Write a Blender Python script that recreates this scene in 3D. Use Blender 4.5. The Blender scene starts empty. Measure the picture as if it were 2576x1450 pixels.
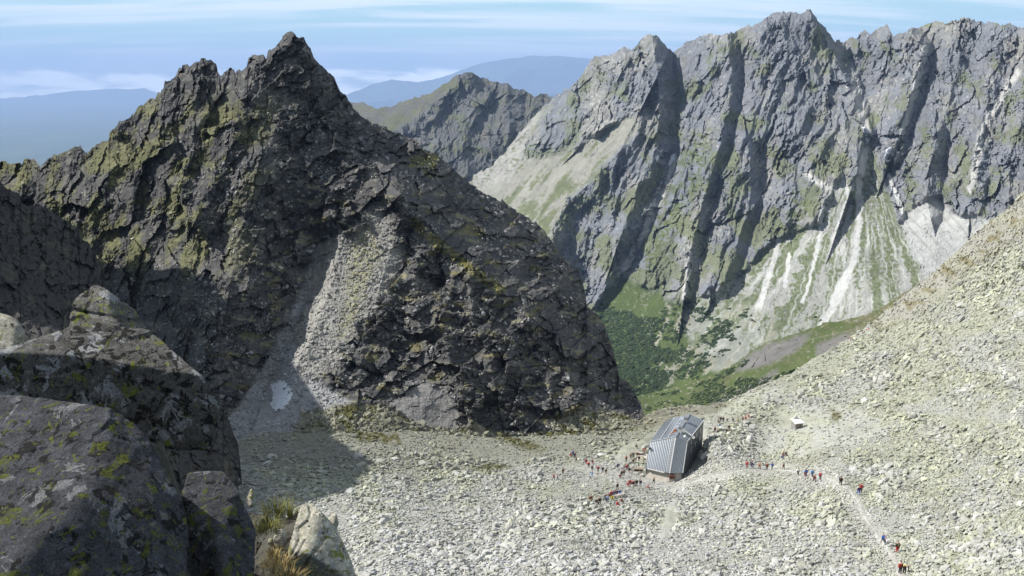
import bpy, bmesh, math, random
import numpy as np
from mathutils import Vector, Matrix

# ------------------------------------------------------------------ camera, sky, sun, exposure
scene = bpy.context.scene
COL = scene.collection
R = math.radians
FOV = R(65.0)
F = 1288.0 / math.tan(FOV / 2)            # focal length in units of the photograph measured 2576 wide
PITCH = math.atan((725.0 - 200.0) / F)    # eye level lies at y=200 of 1450
CP, SP = math.cos(PITCH), math.sin(PITCH)
SUN_EL, SUN_AZ = R(42.0), R(-80.0)        # azimuth clockwise from +Y (the view direction)
EXPOSURE = 0.80

cam = bpy.data.cameras.new("camera")
cam.sensor_width = 36.0
cam.angle = FOV
cam.clip_start = 0.05
cam.clip_end = 200000.0
cam_ob = bpy.data.objects.new("camera", cam)
COL.objects.link(cam_ob)
cam_ob.rotation_euler = (math.pi / 2 - PITCH, 0, 0)
scene.camera = cam_ob

scene.view_settings.view_transform = 'Standard'
scene.view_settings.look = 'None'
scene.view_settings.exposure = EXPOSURE
scene.view_settings.gamma = 1.0
scene.view_settings.use_curve_mapping = False
scene.render.engine = 'CYCLES'
scene.cycles.use_denoising = True
try:
    scene.cycles.denoiser = 'OPENIMAGEDENOISE'
except Exception:
    pass
scene.cycles.max_bounces = 4
scene.cycles.diffuse_bounces = 1
scene.cycles.volume_bounces = 0

world = bpy.data.worlds.new("World")
scene.world = world
world.use_nodes = True


class NT:
    """small helper that builds shader nodes"""
    def __init__(self, tree):
        self.t = tree

    def n(self, kind, **kw):
        nd = self.t.nodes.new(kind)
        for k, v in kw.items():
            if k.startswith('i_'):
                nd.inputs[k[2:].replace('_', ' ')].default_value = v
            else:
                setattr(nd, k, v)
        return nd

    def l(self, a, b):
        self.t.links.new(a, b)

    def math(self, op, a, b=None, clamp=False):
        nd = self.t.nodes.new('ShaderNodeMath')
        nd.operation = op
        nd.use_clamp = clamp
        for i, v in enumerate((a, b)):
            if v is None:
                continue
            if isinstance(v, (int, float)):
                nd.inputs[i].default_value = v
            else:
                self.l(v, nd.inputs[i])
        return nd.outputs[0]

    def ramp(self, fac, stops):
        nd = self.t.nodes.new('ShaderNodeValToRGB')
        cr = nd.color_ramp
        while len(cr.elements) < len(stops):
            cr.elements.new(0.5)
        for e, (p, c) in zip(cr.elements, stops):
            e.position = p
            e.color = c if len(c) == 4 else (*c, 1)
        self.l(fac, nd.inputs[0])
        return nd.outputs[0]

    def mix(self, fac, a, b, mode='MIX'):
        nd = self.t.nodes.new('ShaderNodeMix')
        nd.data_type = 'RGBA'
        nd.blend_type = mode
        for sock, v in ((nd.inputs[0], fac), (nd.inputs[6], a), (nd.inputs[7], b)):
            if isinstance(v, (int, float)):
                sock.default_value = v
            elif isinstance(v, tuple):
                sock.default_value = v if len(v) == 4 else (*v, 1)
            else:
                self.l(v, sock)
        return nd.outputs[2]

    def noise(self, vec, scale, detail=4.0, rough=0.55, dist=0.0):
        nd = self.t.nodes.new('ShaderNodeTexNoise')
        nd.inputs['Scale'].default_value = scale
        nd.inputs['Detail'].default_value = detail
        nd.inputs['Roughness'].default_value = rough
        nd.inputs['Distortion'].default_value = dist
        if vec is not None:
            self.l(vec, nd.inputs['Vector'])
        return nd.outputs['Fac']


def build_world():
    t = world.node_tree
    t.nodes.clear()
    w = NT(t)
    out = w.n('ShaderNodeOutputWorld')
    tc = w.n('ShaderNodeTexCoord')
    sep = w.n('ShaderNodeSeparateXYZ')
    w.l(tc.outputs['Generated'], sep.inputs[0])
    zz = w.math('MAXIMUM', sep.outputs['Z'], 0.015)
    cmb = w.n('ShaderNodeCombineXYZ')
    w.l(sep.outputs['X'], cmb.inputs[0]); w.l(sep.outputs['Y'], cmb.inputs[1]); w.l(zz, cmb.inputs[2])
    sky = w.n('ShaderNodeTexSky', sky_type='NISHITA', sun_disc=False)
    sky.sun_elevation = SUN_EL
    sky.sun_rotation = SUN_AZ
    sky.altitude = 2200.0
    sky.air_density = 1.0
    sky.dust_density = 0.8
    sky.ozone_density = 0.2
    w.l(cmb.outputs[0], sky.inputs[0])
    bg = w.n('ShaderNodeBackground')
    bg.inputs['Strength'].default_value = 0.05
    # thin high cirrus: streaks on a flat layer far above
    zc = w.math('MAXIMUM', sep.outputs['Z'], 0.03)
    zp = w.math('ADD', zc, 0.10)
    px = w.math('DIVIDE', sep.outputs['X'], zp)
    py = w.math('DIVIDE', sep.outputs['Y'], zp)
    v = w.n('ShaderNodeCombineXYZ')
    w.l(w.math('MULTIPLY', px, 0.42), v.inputs[0]); w.l(w.math('ADD', w.math('MULTIPLY', py, 2.3), w.math('MULTIPLY', px, -0.14)), v.inputs[1])
    n1 = w.noise(v.outputs[0], 1.3, 5, 0.55, 0.4)
    n2 = w.noise(v.outputs[0], 0.55, 2, 0.5, 0.2)
    c = w.math('MULTIPLY', n1, n2)
    cir = w.n('ShaderNodeMapRange')
    cir.interpolation_type = 'SMOOTHSTEP'
    w.l(c, cir.inputs[0])
    cir.inputs[1].default_value = 0.18; cir.inputs[2].default_value = 0.35
    cir.inputs[3].default_value = 0.08; cir.inputs[4].default_value = 0.85
    # the far rim of the sky is veiled by thin bright cloud, the zenith is clear
    veil = w.n('ShaderNodeMapRange'); veil.interpolation_type = 'SMOOTHSTEP'
    w.l(sep.outputs['Z'], veil.inputs[0])
    veil.inputs[1].default_value = 0.26; veil.inputs[2].default_value = 0.08
    veil.inputs[3].default_value = 0.0; veil.inputs[4].default_value = 0.85
    tinted = w.mix(veil.outputs[0], sky.outputs[0], (6.3, 11.0, 11.2))
    skycol = w.mix(cir.outputs[0], tinted, (13.5, 14.6, 15.0))
    # low cumulus banks along the horizon
    az = w.math('ARCTAN2', sep.outputs['X'], sep.outputs['Y'])
    vv = w.n('ShaderNodeCombineXYZ')
    w.l(w.math('MULTIPLY', az, 9.0), vv.inputs[0]); w.l(w.math('MULTIPLY', sep.outputs['Z'], 34.0), vv.inputs[1])
    n3 = w.noise(vv.outputs[0], 1.0, 6, 0.6, 0.3)
    band = w.n('ShaderNodeMapRange'); band.interpolation_type = 'SMOOTHSTEP'
    w.l(sep.outputs['Z'], band.inputs[0])
    band.inputs[1].default_value = 0.030; band.inputs[2].default_value = -0.006
    band.inputs[3].default_value = -0.25; band.inputs[4].default_value = 0.15
    cb = w.math('ADD', n3, band.outputs[0])
    cm = w.n('ShaderNodeMapRange'); cm.interpolation_type = 'SMOOTHSTEP'
    w.l(cb, cm.inputs[0])
    cm.inputs[1].default_value = 0.49; cm.inputs[2].default_value = 0.66
    cm.inputs[3].default_value = 0.0; cm.inputs[4].default_value = 0.85
    skycol = w.mix(cm.outputs[0], skycol, (60.0, 57.0, 52.0))
    w.l(skycol, bg.inputs['Color'])
    w.l(bg.outputs[0], out.inputs['Surface'])


build_world()

sun = bpy.data.lights.new("sun", 'SUN')
sun.energy = 5.0
sun.angle = R(0.5)
sun.color = (1.0, 0.955, 0.88)
sun_ob = bpy.data.objects.new("sun", sun)
COL.objects.link(sun_ob)
S = Vector((math.sin(SUN_AZ) * math.cos(SUN_EL), math.cos(SUN_AZ) * math.cos(SUN_EL), math.sin(SUN_EL)))
sun_ob.rotation_euler = S.to_track_quat('Z', 'Y').to_euler()
sun_ob.location = (-60, 20, 120)

# ------------------------------------------------------------------ maths helpers
RNG = np.random.default_rng(7)
random.seed(7)


def rays(px, py):
    """world direction (per unit of depth along the view axis) through a point of the photograph"""
    xc = (np.asarray(px, float) - 1288.0) / F
    yc = (725.0 - np.asarray(py, float)) / F
    return np.stack([xc + 0 * yc, CP + yc * SP + 0 * xc, -SP + yc * CP + 0 * xc], -1)


def at_d(px, py, d):
    return Vector(rays(px, py) * d)


def at_z(px, py, z):
    r = rays(px, py)
    return Vector(r * (z / r[2]))


def hsh(ix, iy, seed):
    n = (ix.astype(np.int64) * 374761393 + iy.astype(np.int64) * 668265263 + seed * 974634533) & 0xFFFFFFFF
    n = ((n ^ (n >> 13)) * 1274126177) & 0xFFFFFFFF
    n = ((n ^ (n >> 15)) * 2246822519) & 0xFFFFFFFF
    return ((n ^ (n >> 16)) & 0xFFFFFF) / float(0x1000000)


_ga = np.arange(64) * (2 * np.pi / 64)
_gc, _gs = np.cos(_ga), np.sin(_ga)


def perlin(x, y, seed=0):
    x0 = np.floor(x); y0 = np.floor(y)
    fx = x - x0; fy = y - y0
    ix = x0.astype(np.int64); iy = y0.astype(np.int64)
    u = fx * fx * fx * (fx * (fx * 6 - 15) + 10)
    v = fy * fy * fy * (fy * (fy * 6 - 15) + 10)

    def g(dx, dy):
        k = (hsh(ix + dx, iy + dy, seed) * 64).astype(np.int64)
        return _gc[k] * (fx - dx) + _gs[k] * (fy - dy)
    a = g(0, 0); b = g(1, 0); c = g(0, 1); d = g(1, 1)
    return ((a + (b - a) * u) * (1 - v) + (c + (d - c) * u) * v) * 1.5


def fbm(x, y, seed=0, oct=4, gain=0.5, lac=2.03):
    s = 0; a = 1.0; tot = 0
    for i in range(oct):
        s = s + a * perlin(x, y, seed + i * 17); tot += a
        a *= gain; x = x * lac + 3.1; y = y * lac + 7.7
    return s / tot


def ridged(x, y, seed=0, oct=4, gain=0.5, lac=2.05):
    s = 0; a = 1.0; tot = 0; w = 1.0
    for i in range(oct):
        n = 1 - np.abs(perlin(x, y, seed + i * 13)) * 1.4
        n = np.clip(n, 0, 1) ** 2
        s = s + a * n * w; tot += a
        w = np.clip(n * 1.6, 0, 1)
        a *= gain; x = x * lac + 1.3; y = y * lac + 9.1
    return s / tot


def cells(x, y, seed=0, tilt=1.0, full=False):
    """blocky rock: every cell of a jittered grid is a randomly tilted flat facet"""
    ix = np.floor(x).astype(np.int64); iy = np.floor(y).astype(np.int64)
    best = np.full(x.shape, 1e9); h = np.zeros(x.shape); sec = np.full(x.shape, 1e9); idv = np.zeros(x.shape)
    for dx in (-1, 0, 1):
        for dy in (-1, 0, 1):
            jx = ix + dx; jy = iy + dy
            r1 = hsh(jx, jy, seed)
            cx = jx + 0.1 + 0.8 * r1; cy = jy + 0.1 + 0.8 * hsh(jx, jy, seed + 1)
            ex = x - cx; ey = y - cy
            dd = ex * ex + ey * ey
            m = dd < best
            if full:
                sec = np.where(m, best, np.minimum(sec, dd))
                idv = np.where(m, r1, idv)
            gx = hsh(jx, jy, seed + 2) - 0.5; gy = hsh(jx, jy, seed + 3) - 0.5; h0 = hsh(jx, jy, seed + 4) - 0.5
            h = np.where(m, h0 + tilt * 2 * (gx * ex + gy * ey), h)
            best = np.where(m, dd, best)
    if full:
        return h, np.sqrt(sec) - np.sqrt(best), idv
    return h


def sstep(a, b, x):
    t = np.clip((x - a) / (b - a), 0, 1)
    return t * t * (3 - 2 * t)


def poly_dist(px, py, pts):
    """distance to a polyline, and the sign of the side (negative: left in the picture)"""
    best = np.full(px.shape, 1e9); side = np.zeros(px.shape); par = np.zeros(px.shape)
    n = len(pts) - 1
    for i in range(n):
        ax, ay = pts[i][:2]; bx, by = pts[i + 1][:2]
        ex, ey = bx - ax, by - ay
        t = np.clip(((px - ax) * ex + (py - ay) * ey) / (ex * ex + ey * ey + 1e-9), 0, 1)
        qx = ax + t * ex; qy = ay + t * ey
        dd = np.hypot(px - qx, py - qy)
        m = dd < best
        sg = np.sign(ex * (py - ay) - ey * (px - ax)) * (-1 if ey > 0 else 1) * (1)
        side = np.where(m, np.where(ey >= 0, -1, 1) * np.sign(ex * (py - ay) - ey * (px - ax)), side)
        par = np.where(m, (i + t) / n, par)
        best = np.minimum(best, dd)
    return best, side, par


def poly_in(px, py, pts, soft=12.0):
    """soft mask of a polygon: 1 inside, 0 outside"""
    inside = np.zeros(px.shape, bool)
    n = len(pts)
    for i in range(n):
        ax, ay = pts[i]; bx, by = pts[(i + 1) % n]
        c = ((ay > py) != (by > py)) & (px < (bx - ax) * (py - ay) / (by - ay + 1e-12) + ax)
        inside ^= c
    dd, _, _ = poly_dist(px, py, list(pts) + [pts[0]])
    sd = np.where(inside, dd, -dd)
    return sstep(-soft, soft, sd)


def rbf(ctrl, px, py):
    """smooth surface through (x, y, depth) points of the photograph"""
    c = np.array(ctrl, float)
    q = c[:, :2] / 400.0
    val = np.log(c[:, 2])
    n = len(c)
    r = np.linalg.norm(q[:, None] - q[None], axis=2)
    A = np.zeros((n + 3, n + 3))
    A[:n, :n] = r ** 1.6 + 0.004 * np.eye(n)
    A[:n, n:] = np.c_[np.ones(n), q]
    A[n:, :n] = A[:n, n:].T
    sol = np.linalg.solve(A, np.r_[val, 0, 0, 0])
    x = px.ravel() / 400.0; y = py.ravel() / 400.0
    out = sol[n] + sol[n + 1] * x + sol[n + 2] * y
    for i in range(n):
        out += sol[i] * (((x - q[i, 0]) ** 2 + (y - q[i, 1]) ** 2) ** 0.8)
    return np.exp(out).reshape(px.shape)


def new_mesh(name, verts, faces_quads=None, tris=None, colors=None, smooth=False):
    """fast mesh from arrays"""
    me = bpy.data.meshes.new(name)
    verts = np.ascontiguousarray(verts, np.float32)
    loops = []; starts = []; tot = 0
    k = 0
    if faces_quads is not None and len(faces_quads):
        fq = np.asarray(faces_quads, np.int32)
        loops.append(fq.ravel()); starts.append(np.arange(len(fq)) * 4); k = fq.size
    if tris is not None and len(tris):
        ft = np.asarray(tris, np.int32)
        loops.append(ft.ravel()); starts.append(k + np.arange(len(ft)) * 3)
    loops = np.concatenate(loops).astype(np.int32); starts = np.concatenate(starts).astype(np.int32)
    me.vertices.add(len(verts)); me.vertices.foreach_set('co', verts.ravel())
    me.loops.add(len(loops)); me.loops.foreach_set('vertex_index', loops)
    me.polygons.add(len(starts)); me.polygons.foreach_set('loop_start', starts)
    me.update(calc_edges=True)
    if colors is not None:
        at = me.color_attributes.new('col', 'FLOAT_COLOR', 'POINT')
        c = np.ones((len(verts), 4), np.float32); c[:, :3] = colors
        at.data.foreach_set('color', c.ravel())
    me.polygons.foreach_set('use_smooth', np.full(len(starts), smooth))
    return me


def link(name, me, mat=None, parent=None, kind=None, label=None, cat=None, group=None):
    o = bpy.data.objects.new(name, me)
    COL.objects.link(o)
    if mat is not None and me is not None and not me.materials:
        me.materials.append(mat)
    if parent is not None:
        o.parent = parent
    if kind: o['kind'] = kind
    if label: o['label'] = label
    if cat: o['category'] = cat
    if group: o['group'] = group
    return o


# ------------------------------------------------------------------ materials
def rock_material(name, tex_scale, bump=0.4, rough=0.95, vary=0.45, bump_dist=1.0, fine=4.0):
    m = bpy.data.materials.new(name); m.use_nodes = True
    t = m.node_tree; t.nodes.clear(); w = NT(t)
    out = w.n('ShaderNodeOutputMaterial'); b = w.n('ShaderNodeBsdfPrincipled')
    b.inputs['Roughness'].default_value = rough
    b.inputs['Specular IOR Level'].default_value = 0.15
    a = w.n('ShaderNodeVertexColor', layer_name='col')
    tc = w.n('ShaderNodeTexCoord')
    n1 = w.noise(tc.outputs['Object'], tex_scale, 6, 0.65)
    n2 = w.noise(tc.outputs['Object'], tex_scale * fine, 5, 0.7)
    s = w.math('ADD', w.math('MULTIPLY', n1, 0.5), w.math('MULTIPLY', n2, 0.5))
    mr = w.n('ShaderNodeMapRange'); w.l(s, mr.inputs[0])
    mr.inputs[1].default_value = 0.3; mr.inputs[2].default_value = 0.7
    mr.inputs[3].default_value = 1 - vary; mr.inputs[4].default_value = 1 + vary
    cc = w.n('ShaderNodeVectorMath', operation='SCALE')
    w.l(a.outputs['Color'], cc.inputs[0]); w.l(mr.outputs[0], cc.inputs['Scale'])
    w.l(cc.outputs[0], b.inputs['Base Color'])
    bp = w.n('ShaderNodeBump')
    bp.inputs['Strength'].default_value = bump; bp.inputs['Distance'].default_value = bump_dist
    w.l(s, bp.inputs['Height']); w.l(bp.outputs[0], b.inputs['Normal'])
    w.l(b.outputs[0], out.inputs[0])
    return m


def plain(name, color, rough=0.6, metal=0.0, vary=0.12, scale=8.0, spec=0.3):
    m = bpy.data.materials.new(name); m.use_nodes = True
    t = m.node_tree; w = NT(t); b = t.nodes['Principled BSDF']
    b.inputs['Roughness'].default_value = rough; b.inputs['Metallic'].default_value = metal
    b.inputs['Specular IOR Level'].default_value = spec
    tc = w.n('ShaderNodeTexCoord')
    n = w.noise(tc.outputs['Object'], scale, 4)
    c1 = tuple(x * (1 - vary) for x in color); c2 = tuple(min(1, x * (1 + vary)) for x in color)
    w.l(w.ramp(n, [(0.3, c1), (0.7, c2)]), b.inputs['Base Color'])
    return m


# ------------------------------------------------------------------ terrain sheets
class Sheet:
    """a piece of mountain terrain: a grid between its skyline and its foot, with a back slope behind the skyline"""
    def __init__(self, name, sky, foot, ctrl, step, x0=None, x1=None, jag=0.0, jag_len=14.0, seed=1):
        sk = np.array(sky, float); ft = np.array(foot, float)
        x0 = sk[0, 0] if x0 is None else x0; x1 = sk[-1, 0] if x1 is None else x1
        self.name = name
        nu = int((x1 - x0) / step) + 1
        self.U = np.linspace(x0, x1, nu)
        top = np.interp(self.U, sk[:, 0], sk[:, 1])
        if jag:
            top = top + jag * cells(self.U / jag_len, 0 * self.U + 0.5, seed + 50, 0.8) * 2 + 0.5 * jag * fbm(self.U / 9.0, 0 * self.U, seed + 60, 3)
        bot = np.interp(self.U, ft[:, 0], ft[:, 1])
        bot = np.maximum(bot, top + 4)
        self.top, self.bot = top, bot
        nv = int(np.percentile(bot - top, 80) / step) + 1
        self.V = np.linspace(0, 1, nv)
        self.px = np.broadcast_to(self.U, (nv, nu)).copy()
        self.py = top + (bot - top) * self.V[:, None]
        self.depth = rbf(ctrl, self.px, self.py)
        self.rel = np.zeros((nv, nu))
        self.col = np.zeros((nv, nu, 3)) + 0.2

    def ridge(self, pts, amp, wl, wr, p=1.0):
        d, s, _ = poly_dist(self.px, self.py, pts)
        w = np.where(s < 0, wl, wr)
        self.rel -= amp * np.clip(1 - d / w, 0, 1) ** p

    def paint(self, mask, color):
        m = np.clip(mask, 0, 1)[..., None]
        self.col = self.col * (1 - m) + np.array(color) * m

    def finish(self, mat, back_len, back_drop, nb=14, smooth=False):
        D = self.depth * (1 + self.rel / F)
        P = rays(self.px, self.py) * D[..., None]
        self.P = P; self.D = D
        nv, nu = P.shape[:2]
        t = (np.linspace(1, 0, nb + 1)[:-1] ** 1.5)[:, None]
        top = P[0]; away = top[:, :2] / np.linalg.norm(top[:, :2], axis=1, keepdims=True)
        wob = 1 + 0.35 * fbm(self.U[None] / 60.0 + 0 * t, t * 6 + 0 * self.U[None], 91, 3)
        B = np.empty((nb, nu, 3))
        B[..., :2] = top[None, :, :2] + away[None] * (t * np.broadcast_to(back_len, (nu,)))[..., None]
        B[..., 2] = top[None, :, 2] - t * np.broadcast_to(back_drop, (nu,)) * wob
        A = np.concatenate([B, P], 0)
        C = np.concatenate([np.repeat(self.col[:1], nb, 0), self.col], 0)
        n0, n1 = A.shape[:2]
        idx = np.arange(n0 * n1).reshape(n0, n1)
        q = np.stack([idx[:-1, :-1], idx[1:, :-1], idx[1:, 1:], idx[:-1, 1:]], -1).reshape(-1, 4)
        me = new_mesh(self.name, A.reshape(-1, 3), q, colors=np.clip(C, 0.004, 0.9).reshape(-1, 3), smooth=smooth)
        self.obj = link(self.name, me, mat, kind='structure')
        return self.obj

    def locate(self, x, y):
        """points, depths, normals and colours of the sheet at points of the photograph"""
        x = np.atleast_1d(np.asarray(x, float)); y = np.atleast_1d(np.asarray(y, float))
        top = np.interp(x, self.U, self.top); bot = np.interp(x, self.U, self.bot)
        nv, nu = self.P.shape[:2]
        fu = np.clip((x - self.U[0]) / (self.U[1] - self.U[0]), 0, nu - 1.001)
        fv = np.clip((y - top) / (bot - top) * (nv - 1), 0, nv - 1.001)
        iu = fu.astype(int); iv = fv.astype(int); a = (fu - iu)[:, None]; b = (fv - iv)[:, None]
        def g(M):
            return (M[iv, iu] * (1 - a) + M[iv, iu + 1] * a) * (1 - b) + (M[iv + 1, iu] * (1 - a) + M[iv + 1, iu + 1] * a) * b
        P = g(self.P); C = g(self.col)
        k = 4
        iu2 = np.clip(iu, k, nu - 1 - k); iv2 = np.clip(iv, k, nv - 1 - k)
        tu = self.P[iv2, iu2 + k] - self.P[iv2, iu2 - k]; tv = self.P[iv2 + k, iu2] - self.P[iv2 - k, iu2]
        n = np.cross(tv, tu); n /= np.linalg.norm(n, axis=1, keepdims=True) + 1e-9
        n[n[:, 2] < 0] *= -1
        return P, P @ np.array([0, CP, -SP]), n, C
# ------------------------------------------------------------------ far country: plain and hills
M_hill = rock_material('forested_hill', 0.0006, 0.3, vary=0.35, bump_dist=60)
M_far = rock_material('far_rock', 0.012, 0.75, vary=0.38, bump_dist=14.0, fine=5.0)
M_peak = rock_material('dark_crag_rock', 0.09, 0.7, vary=0.4, bump_dist=2.2, fine=5.0)
M_field = rock_material('boulder_ground', 0.35, 0.8, vary=0.35, bump_dist=0.5, fine=5.0)


def ground_plain():
    n = 160
    rr = np.linspace(0, 1, 60) ** 1.7 * 78000 + 300
    th = np.linspace(0, 2 * np.pi, n + 1)[:-1]
    x = rr[:, None] * np.sin(th); y = rr[:, None] * np.cos(th)
    z = -1700 + 50 * fbm(x / 2600, y / 2600, 5, 3)
    idx = np.arange(60 * n).reshape(60, n)
    nx = np.roll(idx, -1, 1)
    q = np.stack([idx[:-1], idx[1:], nx[1:], nx[:-1]], -1).reshape(-1, 4)
    f = fbm(x / 1400, y / 1400, 8, 4)
    c = np.array([0.05, 0.075, 0.04]) + np.clip(f, 0, 1)[..., None] * np.array([0.10, 0.11, 0.06])
    me = new_mesh('ground', np.stack([x, y, z], -1).reshape(-1, 3), q, colors=c.reshape(-1, 3), smooth=True)
    link('ground', me, M_hill, kind='structure')


ground_plain()


def hills(name, sky, foot_y, d_top, d_foot, seed, step=5, rel=70, back=4000, col=(0.035, 0.055, 0.04)):
    xs = [p[0] for p in sky]
    ctrl = []
    for x, y in sky[::2]:
        ctrl += [(x, y, d_top), (x, foot_y, d_foot), (x, (y + foot_y) / 2, (d_top * 0.6 + d_foot * 0.4))]
    s = Sheet(name, sky, [(xs[0], foot_y), (xs[-1], foot_y)], ctrl, step, jag=1.2, jag_len=30, seed=seed)
    s.rel -= rel * ridged(s.px / 190 + s.py / 400, s.py / 160, seed, 4)
    s.col[:] = np.array(col)
    g = sstep(0.1, 0.4, fbm(s.px / 60, s.py / 25, seed + 3, 4))
    s.paint(g * 0.6, (0.10, 0.12, 0.06))
    s.finish(M_hill, back, 900, nb=5, smooth=True)
    return s


hills('distant_hills', [(-420, 290), (-200, 262), (0, 247), (60, 244), (130, 236), (200, 228), (260, 224), (330, 226), (365, 223), (395, 232), (470, 246), (560, 250), (700, 262), (860, 268)], 420, 66000, 42000, 21, rel=70, back=9000)
hills('wooded_foothills', [(-420, 330), (-100, 320), (60, 305), (150, 296), (260, 302), (350, 290), (480, 310), (700, 330), (900, 330)], 470, 38000, 30000, 31, rel=50, back=5000)
hills('distant_massif', [(640, 300), (760, 275), (860, 244), (930, 215), (985, 201), (1050, 207), (1110, 196), (1160, 176), (1210, 160), (1270, 150), (1340, 140), (1420, 142), (1490, 150), (1600, 170), (1750, 205), (1900, 260)], 330, 50000, 42000, 41, rel=60, back=6000)
hills('distant_foothills', [(700, 300), (800, 280), (900, 262), (1010, 250), (1120, 240), (1200, 232), (1300, 240), (1400, 236), (1500, 250), (1700, 280)], 420, 40000, 34000, 43, rel=55, back=2500)

# ------------------------------------------------------------------ the mountain wall across the valley
SK_FAR = [(1050, 420), (1120, 436), (1165, 446), (1200, 440), (1240, 415), (1280, 372), (1310, 330), (1345, 290), (1380, 258), (1394, 243), (1401, 242), (1427, 224), (1455, 201), (1473, 173), (1492, 147), (1520, 142), (1543, 138), (1557, 126), (1574, 120), (1588, 128), (1604, 110), (1623, 91), (1641, 87), (1655, 93), (1674, 114), (1693, 134), (1698, 128), (1722, 110), (1750, 96), (1778, 84), (1811, 89), (1830, 82), (1848, 84), (1862, 70), (1881, 63), (1895, 68), (1923, 51), (1946, 35), (1970, 28), (1988, 33), (2012, 35), (2040, 24), (2045, 35), (2063, 58), (2082, 79), (2103, 105), (2128, 103), (2140, 96), (2156, 96), (2175, 72), (2189, 86), (2217, 68), (2233, 63), (2247, 91), (2287, 77), (2296, 72), (2320, 65), (2343, 54), (2366, 58), (2390, 56), (2408, 51), (2432, 42), (2455, 51), (2483, 56), (2502, 58), (2520, 65), (2544, 61), (2576, 70), (2640, 60), (2720, 85), (2800, 70)]
CT_FAR = [(1170, 440, 2650), (1300, 330, 2640), (1401, 242, 2600), (1492, 147, 2550), (1641, 87, 2480), (1800, 85, 2420), (1970, 28, 2400), (2045, 35, 2400), (2110, 105, 2430), (2233, 63, 2400), (2432, 42, 2330), (2600, 65, 2250), (2800, 70, 2150),
          (1200, 520, 2350), (1300, 560, 2150), (1380, 600, 1960), (1500, 480, 2080), (1450, 640, 1930), (1480, 780, 1780), (1560, 640, 1900), (1640, 560, 1950),
          (1600, 850, 1560), (1620, 1010, 1380), (1560, 940, 1450), (1750, 740, 1660), (1850, 680, 1700), (1950, 620, 1750), (1780, 900, 1420), (1900, 860, 1430), (2080, 830, 1450), (2170, 420, 1960), (2070, 560, 1780), (2230, 700, 1560), (2330, 720, 1530), (2300, 520, 1800), (2440, 560, 1720), (2500, 540, 1700),
          (1750, 400, 2060), (1900, 400, 2010), (2050, 350, 2050), (2400, 350, 1960), (2576, 480, 1720), (2700, 500, 1680), (2400, 800, 1450), (2700, 800, 1350), (1300, 1000, 1500), (2000, 1000, 1250)]
far = Sheet('far_mountain_range', SK_FAR, [(1050, 700), (1300, 820), (1480, 1060), (1640, 1100), (2000, 1060), (2300, 900), (2800, 760)], CT_FAR, 2.0, jag=3.2, jag_len=11, seed=3)


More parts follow.
